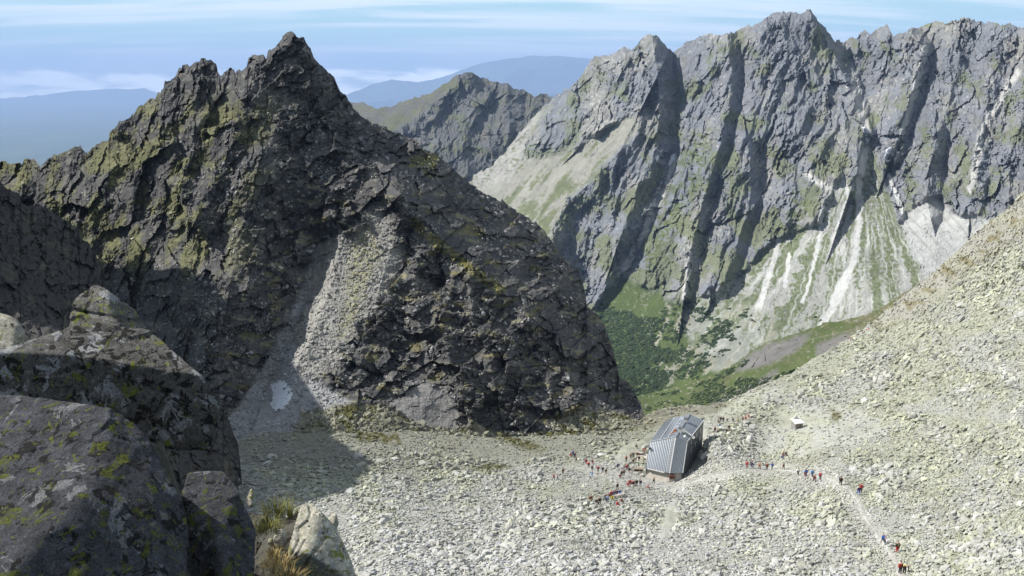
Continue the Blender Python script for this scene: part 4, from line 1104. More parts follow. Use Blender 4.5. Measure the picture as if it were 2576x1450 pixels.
class MB:
    """collects boxes, bars and faces for one mesh"""
    def __init__(self):
        self.bm = bmesh.new()

    def face(self, pts):
        vs = [self.bm.verts.new(p) for p in pts]
        self.bm.faces.new(vs); return self

    def slab(self, pts, th):
        """a plate of real thickness under the given polygon"""
        n = (Vector(pts[1]) - Vector(pts[0])).cross(Vector(pts[2]) - Vector(pts[0])).normalized()
        if n.z < 0: n = -n
        lo = [Vector(p) - n * th for p in pts]
        k = len(pts)
        a = [self.bm.verts.new(p) for p in pts]; b = [self.bm.verts.new(p) for p in lo]
        self.bm.faces.new(a); self.bm.faces.new(b[::-1])
        for i in range(k):
            self.bm.faces.new((a[i], b[i], b[(i + 1) % k], a[(i + 1) % k]))
        return self

    def bar(self, p, q, w, h=None, up=(0, 0, 1)):
        p, q = Vector(p), Vector(q); h = h or w
        d = (q - p).normalized(); s = d.cross(Vector(up))
        s = (s if s.length > 1e-4 else d.cross(Vector((1, 0, 0)))).normalized(); u = s.cross(d)
        vs = [self.bm.verts.new(c + s * (i * w / 2) + u * (j * h / 2)) for c in (p, q) for i, j in ((-1, -1), (1, -1), (1, 1), (-1, 1))]
        for f in ((0, 1, 2, 3), (7, 6, 5, 4), (0, 4, 5, 1), (1, 5, 6, 2), (2, 6, 7, 3), (3, 7, 4, 0)):
            self.bm.faces.new([vs[i] for i in f])
        return self

    def box(self, c, x, y, sx, sy, sz):
        c, x, y = Vector(c), Vector(x).normalized(), Vector(y).normalized(); z = x.cross(y)
        if z.z < 0: z = -z
        vs = [self.bm.verts.new(c + x * (i * sx / 2) + y * (j * sy / 2) + z * (k * sz)) for k in (0, 1) for i, j in ((-1, -1), (1, -1), (1, 1), (-1, 1))]
        for f in ((3, 2, 1, 0), (4, 5, 6, 7), (0, 1, 5, 4), (1, 2, 6, 5), (2, 3, 7, 6), (3, 0, 4, 7)):
            self.bm.faces.new([vs[i] for i in f])
        return self

    def build(self, name, mat, parent=None, origin=None, bevel=0.0):
        bmesh.ops.recalc_face_normals(self.bm, faces=self.bm.faces)
        if bevel:
            bmesh.ops.bevel(self.bm, geom=self.bm.edges[:], offset=bevel, segments=1, affect='EDGES')
        if origin is not None:
            for v in self.bm.verts: v.co -= Vector(origin)
        me = bpy.data.meshes.new(name); self.bm.to_mesh(me); self.bm.free()
        return link(name, me, mat, parent)


def empty(name, loc, label, cat, group=None):
    o = bpy.data.objects.new(name, None); COL.objects.link(o)
    o.location = loc; o.empty_display_size = 0.1
    o['label'] = label; o['category'] = cat
    if group: o['group'] = group
    return o


def hut():
    O = Vector((Bv.x, Bv.y, ZB))
    t = empty('mountain_hut', O, 'large grey metal-clad mountain hut with folded roof among pale boulders', 'mountain hut')
    up = Vector((0, 0, 1))
    # walls: corrugated front in two planes, dark right side, closed back and left
    def ruled(a, b, c, d, n=12):
        m = MB(); g = [[a.lerp(b, i / n).lerp(d.lerp(c, i / n), j / n) for i in range(n + 1)] for j in range(n + 1)]
        vs = [[m.bm.verts.new(p) for p in row] for row in g]
        for j in range(n):
            for i in range(n):
                f_ = m.bm.faces.new((vs[j][i], vs[j][i + 1], vs[j + 1][i + 1], vs[j + 1][i])); f_.smooth = True
        return m
    ruled(Av, Bv, E, Dv).build('front_wall', M_metal, t, O)
    o = ruled(Bv, Cv, Fv, E).build('front_wall', M_metal, t, O); o['label'] = 'narrow right front facet'
    fl = Vector((Fv.x, Fv.y, Zlow)); hl = Vector((Hh.x, Hh.y, Zlow)); cl = Vector((Cv.x, Cv.y, Zlow)); al = Vector((Av.x, Av.y, Zlow)); il = Vector((Iv.x, Iv.y, Zlow)); bl = Vector((Bv.x, Bv.y, Zlow))
    m = MB(); m.face([Cv, cl, hl, Hh, Fv]); m.build('side_wall', M_metal_d, t, O)
    gl = Vector((G.x, G.y, Zlow)); jl = Vector((Jv.x, Jv.y, Zlow))
    m = MB(); m.face([Hh, hl, gl, G]); m.face([G, gl, jl, Jv]); m.face([Jv, jl, il, Iv]); m.build('back_wall', M_metal_d, t, O)
    m = MB(); m.face([Iv, il, al, Av, Dv]); o = m.build('side_wall', M_metal_d, t, O); o['label'] = 'left side wall above the terrace'
    # roof plates with a little overhang
    ov = 0.12
    def lift(p): return p + up * ov
    m = MB(); m.slab([lift(Dv), lift(E), lift(G), lift(Jv), lift(Iv)], 0.10); r1 = m.build('roof', M_roof, t, O); r1['label'] = 'broad left roof plane'
    m = MB(); m.slab([lift(E), lift(Fv), lift(Hh), lift(G)], 0.10); r2 = m.build('roof', M_roof, t, O); r2['label'] = 'narrow right roof plane'
    nl = (E - Dv).cross(AX).normalized(); nl = nl if nl.z > 0 else -nl
    nr = (Fv - E).cross(AX).normalized(); nr = nr if nr.z > 0 else -nr
    # standing seams of the roof and ribs of the front
    m = MB()
    for k in range(1, 17):
        f = k / 17
        p = Dv.lerp(E, f) + nl * (ov + 0.02); e = Iv.lerp(Jv, min(1, f * 1.6)) if f < 0.62 else Jv.lerp(G, (f - 0.62) / 0.38)
        m.bar(p, e + nl * (ov + 0.02), 0.04, 0.05, nl)
    m.build('roof_seam', M_metal_d, r1, Vector((0, 0, 0)) + O)
    m = MB()
    n_f = (Bv - Av).cross(Dv - Av).normalized(); n_f = n_f if n_f.y < 0 else -n_f
    for k in range(0, 16):
        f = k / 15
        m.bar(Av.lerp(Bv, f) + n_f * 0.03, Dv.lerp(E, f) + n_f * 0.03, 0.08, 0.16, n_f)
    o = m.build('wall_rib', M_roof, t, O)  # ribs coloured darker than the wall to stand in for their shadows
    m = MB()
    n_g = (Cv - Bv).cross(E - Bv).normalized(); n_g = n_g if n_g.y < 0 else -n_g
    for k in range(1, 9):
        f = k / 9
        m.bar(Bv.lerp(Cv, f) + n_g * 0.02, E.lerp(Fv, f) + n_g * 0.02, 0.07, 0.10, n_g)
    m.build('wall_rib', M_roof, t, O)  # same dark colour in place of rib shadows
    # bright edge trims
    m = MB(); m.bar(lift(E) + up * 0.05, lift(G) + up * 0.05, 0.30, 0.12); m.build('ridge_cap', M_roof, t, O)
    m = MB(); m.bar(Bv + n_f * .05, E + n_f * .05, 0.22, 0.16); m.build('corner_trim', M_metal_l, t, O)
    m = MB(); m.bar(Cv + n_g * .05, Fv + n_g * .05, 0.14, 0.12); m.build('corner_trim', M_metal_l, t, O)
    m = MB(); m.bar(lift(Dv) + nl * 0.06, lift(E) + nl * 0.06, 0.14, 0.10); m.build('roof_edge_trim', M_metal_l, t, O)
    m = MB(); m.bar(lift(Fv) + nr * .06, lift(Hh) + nr * .06, 0.12, 0.08); m.build('roof_edge_trim', M_metal_l, t, O)
    # ladder along the front corner
    m = MB()
    for k in range(1, 22):
        f = k / 22
        c = Av.lerp(Bv, 0.90).lerp(Dv.lerp(E, 0.93), f) + n_f * 0.10
        s = (Bv - Av).normalized()
        m.bar(c - s * 0.34, c + s * 0.34, 0.15, 0.10)
    m.build('wall_ladder', M_metal_l, t, O)
    # snow guards: long pale rails on the left roof
    for f, a, b in ((0.42, 0.02, 0.97), (0.72, 0.02, 0.95)):
        p = Dv.lerp(E, f); q = p + AX * (G - E).length
        m = MB(); m.bar(p.lerp(q, a) + nl * (ov + 0.12), p.lerp(q, b) + nl * (ov + 0.12), 0.11, 0.10, nl); m.build('snow_guard', M_metal_l, r1, O)
    # solar panels near the ridge
    s = (Dv - E).normalized()
    for a, w_, l_ in ((0.83, 1.0, 1.5), (0.46, 0.9, 1.3), (0.60, 0.8, 0.6)):
        c = E.lerp(G, a) + s * 1.25 + nl * (ov + 0.06)
        m = MB(); m.box(c, s, AX, w_, l_, 0.07); m.build('solar_panel', M_panel, r1, O)
    c = E.lerp(G, 0.26) + s * 0.95 + nl * (ov + 0.05)
    m = MB(); m.box(c, s, AX, 0.6, 0.5, 0.5); m.box(c + s * 0.8 - AX * 0.5, s, AX, 0.9, 0.35, 0.12); m.build('roof_hatch', M_rust, r1, O)
    # chimneys
    for a, off, hgt in ((0.22, 0.30, 0.9), (0.66, 0.12, 0.85)):
        c = E.lerp(G, a) - s * off
        m = MB(); m.box(c - up * 0.4, AX, Vector((AX.y, -AX.x, 0)), 0.75, 0.75, hgt + 0.5); ch = m.build('chimney', M_metal_l, t, O)
        m = MB(); m.box(c + up * (hgt + 0.14), AX, Vector((AX.y, -AX.x, 0)), 0.95, 0.95, 0.12); m.build('chimney_cap', M_metal_d, ch, O)
        for i, j in ((-1, -1), (1, 1)):
            b = c + AX * (i * 0.3) + Vector((AX.y, -AX.x, 0)) * (j * 0.3)
            m = MB(); m.bar(b + up * hgt * 0.9, b + up * (hgt + 0.14), 0.07); m.build('cap_post', M_metal_d, ch, O)
    # rectangular white bracing frame crossing the right roof
    q0 = E.lerp(G, 0.34) + nr * 0.35; q1 = Fv.lerp(Hh, 0.22) + nr * 0.45 + (Fv - E).normalized() * 0.7
    dn = AX * -0.75
    m = MB(); m.bar(q0, q1, 0.14); m.bar(q0 + dn, q1 + dn, 0.14); m.bar(q1, q1 + dn, 0.14); m.bar(q0.lerp(q1, 0.72), q0.lerp(q1, 0.72) + dn, 0.14); m.bar(q0, q0 + dn, 0.14)
    for f in (0.1, 0.75):
        b = q0.lerp(q1, f); m.bar(b, b - nr * 0.5, 0.08)
    m.build('roof_railing', M_white, t, O)
    # satellite dish and small fittings below the frame
    bm = bmesh.new(); bmesh.ops.create_uvsphere(bm, u_segments=12, v_segments=6, radius=0.38)
    bmesh.ops.delete(bm, geom=[v for v in bm.verts if v.co.y > 0.1], context='VERTS')
    bmesh.ops.solidify(bm, geom=bm.faces[:], thickness=0.03)
    c = E.lerp(Fv, 0.6) + AX * 1.2 + nr * 0.62
    for v in bm.verts: v.co += c - O
    me = bpy.data.meshes.new('satellite_dish'); bm.to_mesh(me); bm.free(); link('satellite_dish', me, M_white, t)
    m = MB(); m.bar(c, c - nr * 0.6, 0.08); m.build('dish_mast', M_metal_d, t, O)
    # plinth, brown box and sill board
    m = MB(); d = (Bv - Av)
    for p, q in ((Av, Bv), (Bv, Cv)):
        n = (q - p).cross(up).normalized(); n = n if n.y < 0 else -n
        a, b = p - n * 0.7, q - n * 0.7
        m.face([a, b, b - up * 2.6 + n * 0.9, a - up * 2.6 + n * 0.9])
    m.build('foundation', M_conc, t, O)
    m = MB(); m.bar(Av.lerp(Bv, 0.05) - up * .12, Av.lerp(Bv, 0.78) - up * .12, 0.34, 0.22); m.build('gutter', M_white, t, O)
    c = Bv + Vector((0.55, -0.15, -1.15)); cr = (Cv - Bv).normalized()
    m = MB(); m.box(c, cr, cr.cross(up), 1.3, 0.8, 0.8); m.build('storage_box', M_brown, t, O, 0.03)
    # windows of the shaded side wall
    nn = Vector((AX.y, -AX.x, 0))
    for f in (0.3, 0.55, 0.8):
        for dz in (1.3, 3.6):
            c = Fv.lerp(Hh, f) - up * dz + nn * 0.03
            m = MB(); m.box(c - up * 0.6, AX, nn, 0.95, 0.10, 1.1); wf = m.build('window_frame', M_metal_l, t, O)
            m = MB(); m.box(c - up * 0.5 + nn * 0.04, AX, nn, 0.75, 0.08, 0.9); m.build('pane', M_glass, wf, O)
    # flue elbow on the left front corner
    p = Dv.lerp(Av, 0.22) + n_f * 0.2 + (Bv - Av).normalized() * 0.4
    m = MB(); m.bar(p, p + n_f * 0.5, 0.28); m.bar(p + n_f * 0.5, p + n_f * 0.5 - up * 0.5, 0.26); m.build('flue_pipe', M_glass, t, O)
    return t


hut()
for x, y, r in ((1640, 1185, 20), (1670, 1192, 22), (1700, 1198, 22), (1730, 1160, 30), (1680, 1150, 45), (1700, 1100, 45), (1750, 1090, 28), (1735, 1125, 34), (1735, 1060, 30), (1655, 1205, 14), (1690, 1205, 14), (1640, 1110, 26), (1670, 1075, 26)):
    KEEP.append((x, y, r))


def ground_pt(x, y):
    return Vector(fld.locate([x], [y])[0][0])


def rel_scale(x, y):
    return float(fld.locate([x], [y])[1][0]) / F      # metres per unit of the photograph


# small service hut higher on the slabs
def small_hut():
    b = ground_pt(2004, 1078); s = rel_scale(2004, 1078)
    t = empty('service_hut', b, 'tiny grey hut with white roof standing on the smooth slabs', 'hut')
    x = Vector((0.97, 0.24, 0)); y = Vector((-0.24, 0.97, 0)); w = 2.3
    m = MB(); m.box(b - Vector((0, 0, 1.2)), x, y, w, 2.0, 3.2); m.build('wall', plain('grey_stone_wall', (0.22, 0.21, 0.20), 0.9, vary=0.2, scale=3), t, b)
    r = [b + x * i * (w / 2 + .25) + y * j * 1.3 + Vector((0, 0, 2.0 + (0.5 if j > 0 else 0))) for i, j in ((-1, -1), (1, -1), (1, 1), (-1, 1))]
    m = MB(); m.slab(r, 0.14); m.build('roof', M_white, t, b)
    ap = [b - x * 0.6 + y * 1.2 + Vector((0, 0, 2.5)), b + x * 0.9 + y * 1.2 + Vector((0, 0, 2.5)), b + x * 0.3 + y * 1.2 + Vector((0, 0, 3.6))]
    m = MB(); m.face(ap); m.face([p - y * 0.2 for p in ap])
    for i in range(3): m.face([ap[i], ap[(i + 1) % 3], ap[(i + 1) % 3] - y * .2, ap[i] - y * .2])
    m.build('gable', M_white, t, b)
    m = MB(); m.box(b - y * 1.02 + Vector((0, 0, -0.1)) + x * 0.3, x, y, 0.8, 0.06, 1.8); m.build('door', M_wood, t, b)


small_hut()
KEEP.append((2004, 1068, 16))


# terrace, railings, benches and posts beside the hut
def terrace():
    c = ground_pt(1611, 1158); s = rel_scale(1611, 1158)
    z = c.z + 0.35
    p = [at_z(x, y, z) for x, y in ((1599, 1166), (1628, 1170), (1634, 1142), (1607, 1141))]
    m = MB(); m.slab(p, 0.15); o = m.build('terrace', M_wood_l, None, c); o.location = c
    o['label'] = 'grey plank terrace against the left wall of the hut'; o['category'] = 'terrace'
    for a, b, lab in ((p[0], p[1], 'weathered rail fence along the front edge of the terrace'), (p[3], p[2], 'pale board fence at the back of the terrace')):
        t = empty('rail_fence', a, lab, 'fence')
        for k in range(4):
            q = a.lerp(b, k / 3); m = MB(); m.bar(q - Vector((0, 0, 0.3)), q + Vector((0, 0, 1.0)), 0.10); m.build('post', M_wood, t, a)
        for h in (0.45, 0.95):
            m = MB(); m.bar(a + Vector((0, 0, h)), b + Vector((0, 0, h)), 0.10, 0.16); m.build('rail', M_wood_l, t, a)
    b = ground_pt(1606, 1186); t = empty('wood_pile', b, 'dark brown stack of firewood and crates below the terrace', 'wood pile')
    x = Vector((0.98, -0.1, 0)); y = Vector((0.1, 0.98, 0))
    for k in range(5):
        m = MB(); m.box(b + x * (-0.8 + 0.42 * k) + Vector((0, 0, -0.1)), x, y, 0.40, 0.8, 0.75 - 0.12 * (k % 2)); m.build('log_bundle', M_brown, t, b, 0.02)
    m = MB(); m.box(b + Vector((0, 0, 0.7)), x, y, 2.3, 0.9, 0.06); m.build('cover_board', M_wood, t, b)
    for (x_, y_, h, lab) in ((1508.5, 1180, 2.6, 'tall pale wooden post left of the crowd'), (1590, 1197, 2.2, 'thin post among the standing people below the terrace'), (1609.5, 1216, 2.0, 'thin post above the group in dark jackets'), (1597, 1172, 2.3, 'short wooden post at the corner of the terrace')):
        g = ground_pt(x_, y_); m = MB(); m.bar(g - Vector((0, 0, 0.4)), g + Vector((0, 0, h)), 0.12); m.bar(g + Vector((0, 0, h)), g + Vector((0, 0, h + 0.06)), 0.2, 0.2)
        o = m.build('wooden_post', M_wood_l, None, g); o.location = g; o['label'] = lab; o['category'] = 'post'
    for (x0, y0, x1, y1, lab) in ((1541, 1254, 1566, 1247, 'long grey bench occupied by people in blue jackets'), (1598, 1150, 1618, 1152, 'low bench standing on the plank terrace')):
        a = ground_pt(x0, y0); b = ground_pt(x1, y1)
        if 'terrace' in lab: a.z = b.z = z
        t = empty('bench', (a + b) / 2, lab, 'bench'); o0 = (a + b) / 2
        m = MB(); m.bar(a + Vector((0, 0, .45)), b + Vector((0, 0, .45)), 0.42, 0.08); m.build('seat', M_wood_l, t, o0)
        sd = (b - a).normalized().cross(Vector((0, 0, 1)))
        m = MB(); m.bar(a + Vector((0, 0, .7)) + sd * .55, b + Vector((0, 0, .7)) + sd * .55, 0.5, 0.07); m.build('table_board', M_wood_l, t, o0)
        for f in (0.06, 0.94):
            q = a.lerp(b, f); m = MB(); m.bar(q - Vector((0, 0, .3)), q + Vector((0, 0, .43)), 0.3, 0.12); m.bar(q + sd * .55 - Vector((0, 0, .3)), q + sd * .55 + Vector((0, 0, .68)), 0.3, 0.12); m.build('leg', M_wood, t, o0)


terrace()

# ------------------------------------------------------------------ people
SK_MATS = {}
CLOTH = {'red': (0.42, 0.03, 0.03), 'dark red': (0.20, 0.025, 0.03), 'orange': (0.55, 0.13, 0.03), 'black': (0.018, 0.018, 0.02), 'dark grey': (0.05, 0.05, 0.055), 'grey': (0.2, 0.2, 0.2), 'blue': (0.03, 0.10, 0.36), 'bright blue': (0.04, 0.22, 0.55), 'light blue': (0.28, 0.42, 0.62),
         'navy': (0.02, 0.03, 0.09), 'brown': (0.12, 0.06, 0.03), 'olive': (0.09, 0.08, 0.03), 'white': (0.75, 0.75, 0.74), 'pink': (0.6, 0.14, 0.16), 'yellow': (0.55, 0.50, 0.05), 'purple': (0.07, 0.03, 0.10), 'tan': (0.35, 0.26, 0.16), 'dark green': (0.03, 0.06, 0.03)}
for k, c in CLOTH.items():
    SK_MATS[k] = plain(k.replace(' ', '_') + '_cloth', c, 0.9, vary=0.15, scale=6)
M_skin = plain('skin', (0.50, 0.30, 0.21), 0.6, vary=0.08)
M_hair = plain('dark_brown_hair', (0.04, 0.025, 0.018), 0.7, vary=0.2)

POSES = {
    'stand': dict(pel=(0, 0, .95), hip=.11, kneeL=(.12, .0, .50), footL=(.13, .02, .07), kneeR=(-.12, -.02, .50), footR=(-.13, .02, .07), chest=(0, 0, 1.32), neck=(0, -.01, 1.50), head=(0, -.03, 1.66), elbL=(.27, .03, 1.14), handL=(.28, -.08, .88), elbR=(-.27, .03, 1.14), handR=(-.28, -.08, .88)),
    'walk': dict(pel=(0, 0, .93), hip=.10, kneeL=(.11, -.17, .52), footL=(.11, -.22, .07), kneeR=(-.11, .06, .48), footR=(-.11, .32, .11), chest=(0, -.06, 1.29), neck=(0, -.09, 1.47), head=(0, -.13, 1.62), elbL=(.26, .08, 1.12), handL=(.27, .02, .88), elbR=(-.26, -.10, 1.10), handR=(-.25, -.32, .98)),
    'sit': dict(pel=(0, 0, .50), hip=.11, kneeL=(.14, -.42, .52), footL=(.14, -.46, .07), kneeR=(-.14, -.42, .52), footR=(-.14, -.44, .07), chest=(0, -.06, .86), neck=(0, -.08, 1.04), head=(0, -.11, 1.19), elbL=(.25, -.14, .72), handL=(.16, -.36, .60), elbR=(-.25, -.14, .72), handR=(-.16, -.36, .60)),
    'bend': dict(pel=(0, .10, .92), hip=.11, kneeL=(.12, -.02, .50), footL=(.12, .02, .07), kneeR=(-.12, .02, .50), footR=(-.12, .04, .07), chest=(0, -.20, 1.16), neck=(0, -.34, 1.25), head=(0, -.44, 1.31), elbL=(.26, -.28, .95), handL=(.22, -.34, .68), elbR=(-.26, -.28, .95), handR=(-.22, -.34, .68)),
}


def skin_mesh(name, nodes, edges, radii, root=0, level=1):
    me = bpy.data.meshes.new(name + '_cage'); me.from_pydata(nodes, edges, [])
    o = bpy.data.objects.new(name + '_cage', me); COL.objects.link(o)
    md = o.modifiers.new('skin', 'SKIN'); md.branch_smoothing = 0.6
    sv = me.skin_vertices[0].data if me.skin_vertices else None
    if sv is None:
        me.attributes.new  # skin layer is made with the modifier
    for i, r in enumerate(radii):
        sv[i].radius = r if isinstance(r, tuple) else (r, r); sv[i].use_root = i == root
    sb = o.modifiers.new('sub', 'SUBSURF'); sb.levels = level; sb.render_levels = level
    dg = bpy.context.evaluated_depsgraph_get()
    out = bpy.data.meshes.new_from_object(o.evaluated_get(dg)); out.name = name
    out.polygons.foreach_set('use_smooth', [True] * len(out.polygons))
    bpy.data.objects.remove(o); bpy.data.meshes.remove(me)
    return out


def pose_meshes(key):
    p = POSES[key]
    V = lambda k: Vector(p[k])
    pel, ch, nk, hd = V('pel'), V('chest'), V('neck'), V('head')
    sp = pel.lerp(ch, .5)
    shL, shR = ch + Vector((.19, 0, .09)), ch + Vector((-.19, 0, .09))
    hpL, hpR = pel + Vector((p['hip'], 0, -.06)), pel + Vector((-p['hip'], 0, -.06))
    toe = Vector((0, -.17, -.03)); hdir = (hd - nk).normalized()
    def hand(e, h): return h + (h - e).normalized() * .10
    nodes = [pel, sp, ch, nk, hd, hd + hdir * .10, shL, V('elbL'), V('handL'), hand(V('elbL'), V('handL')), shR, V('elbR'), V('handR'), hand(V('elbR'), V('handR')),
             hpL, V('kneeL'), V('footL'), V('footL') + toe, hpR, V('kneeR'), V('footR'), V('footR') + toe]
    edges = [(0, 1), (1, 2), (2, 3), (3, 4), (4, 5), (2, 6), (6, 7), (7, 8), (8, 9), (2, 10), (10, 11), (11, 12), (12, 13), (0, 14), (14, 15), (15, 16), (16, 17), (0, 18), (18, 19), (19, 20), (20, 21)]
    rad = [(.15, .11), (.13, .10), (.16, .11), .055, (.085, .10), (.07, .08), .06, .045, .035, .035, .06, .045, .035, .035, .085, .06, .045, .035, .085, .06, .045, .035]
    body = skin_mesh('person_' + key, nodes, edges, rad)
    jn = [pel + (pel - sp) * .25, sp, ch, ch + (nk - ch) * .55, shL, V('elbL'), V('handL'), shR, V('elbR'), V('handR')]
    jk = skin_mesh('jacket_' + key, jn, [(0, 1), (1, 2), (2, 3), (2, 4), (4, 5), (5, 6), (2, 7), (7, 8), (8, 9)], [(.20, .16), (.18, .15), (.20, .15), (.09, .08), .085, .07, .055, .085, .07, .055], 1)
    tn = [pel, hpL, V('kneeL'), V('footL') + Vector((0, 0, .03)), hpR, V('kneeR'), V('footR') + Vector((0, 0, .03))]
    tr = skin_mesh('trousers_' + key, tn, [(0, 1), (1, 2), (2, 3), (0, 4), (4, 5), (5, 6)], [(.17, .13), .115, .085, .07, .115, .085, .07])
    hr = skin_mesh('hair_' + key, [hd + hdir * .02 + Vector((0, .025, 0)), hd + hdir * .09 + Vector((0, .015, 0)), hd + hdir * .115], [(0, 1), (1, 2)], [(.10, .105), (.095, .105), .05])
    bk = ch + Vector((0, .24, -.10)); ax = (ch - pel).normalized()
    pk = skin_mesh('backpack_' + key, [bk - ax * .22, bk - ax * .05, bk + ax * .16, bk + ax * .24], [(0, 1), (1, 2), (2, 3)], [(.15, .11), (.18, .14), (.16, .12), (.09, .07)])
    return body, jk, tr, hr, pk


PM = {k: pose_meshes(k) for k in POSES}
for k in PM:
    PM[k][0].materials.append(M_skin); PM[k][3].materials.append(M_hair)
    for i in (1, 2, 4): PM[k][i].materials.append(SK_MATS['black'])


def person(x, y, pose, jacket, trousers, pack, face, label, group, scale=1.0, pt=None, tall=1.0):
    body, jk, tr, hr, pk = PM[pose]
    g = pt if pt is not None else ground_pt(x, y)
    o = link('person', body, label=label, cat='person', group=group)
    o.location = g - Vector((0, 0, 0.02)); o.rotation_euler.z = R(face); o.scale = (1.06, 1.06, 1.03 * tall)
    link('hair', hr, parent=o)
    for nm, me, c in (('jacket', jk, jacket), ('trousers', tr, trousers), ('backpack', pk, pack)):
        if not c: continue
        q = link(nm, me, parent=o)
        q.material_slots[0].link = 'OBJECT'; q.material_slots[0].material = SK_MATS[c]
    KEEP.append((x, y - 2, 7))
    return o


def Z2(x, y): return 1353.2 + x * .13996, 1092.3 + y * .13996
def Z3(x, y): return 1739.9 + x * .13996, 1014.9 + y * .13996
def Z4(x, y): return 1971.9 + x * .1133, 1121.3 + y * .1133
def Z5(x, y): return 2165.2 + x * .1133, 1285.6 + y * .1133
def Z7(x, y): return 2078.2 + x * .08, 773.3 + y * .08


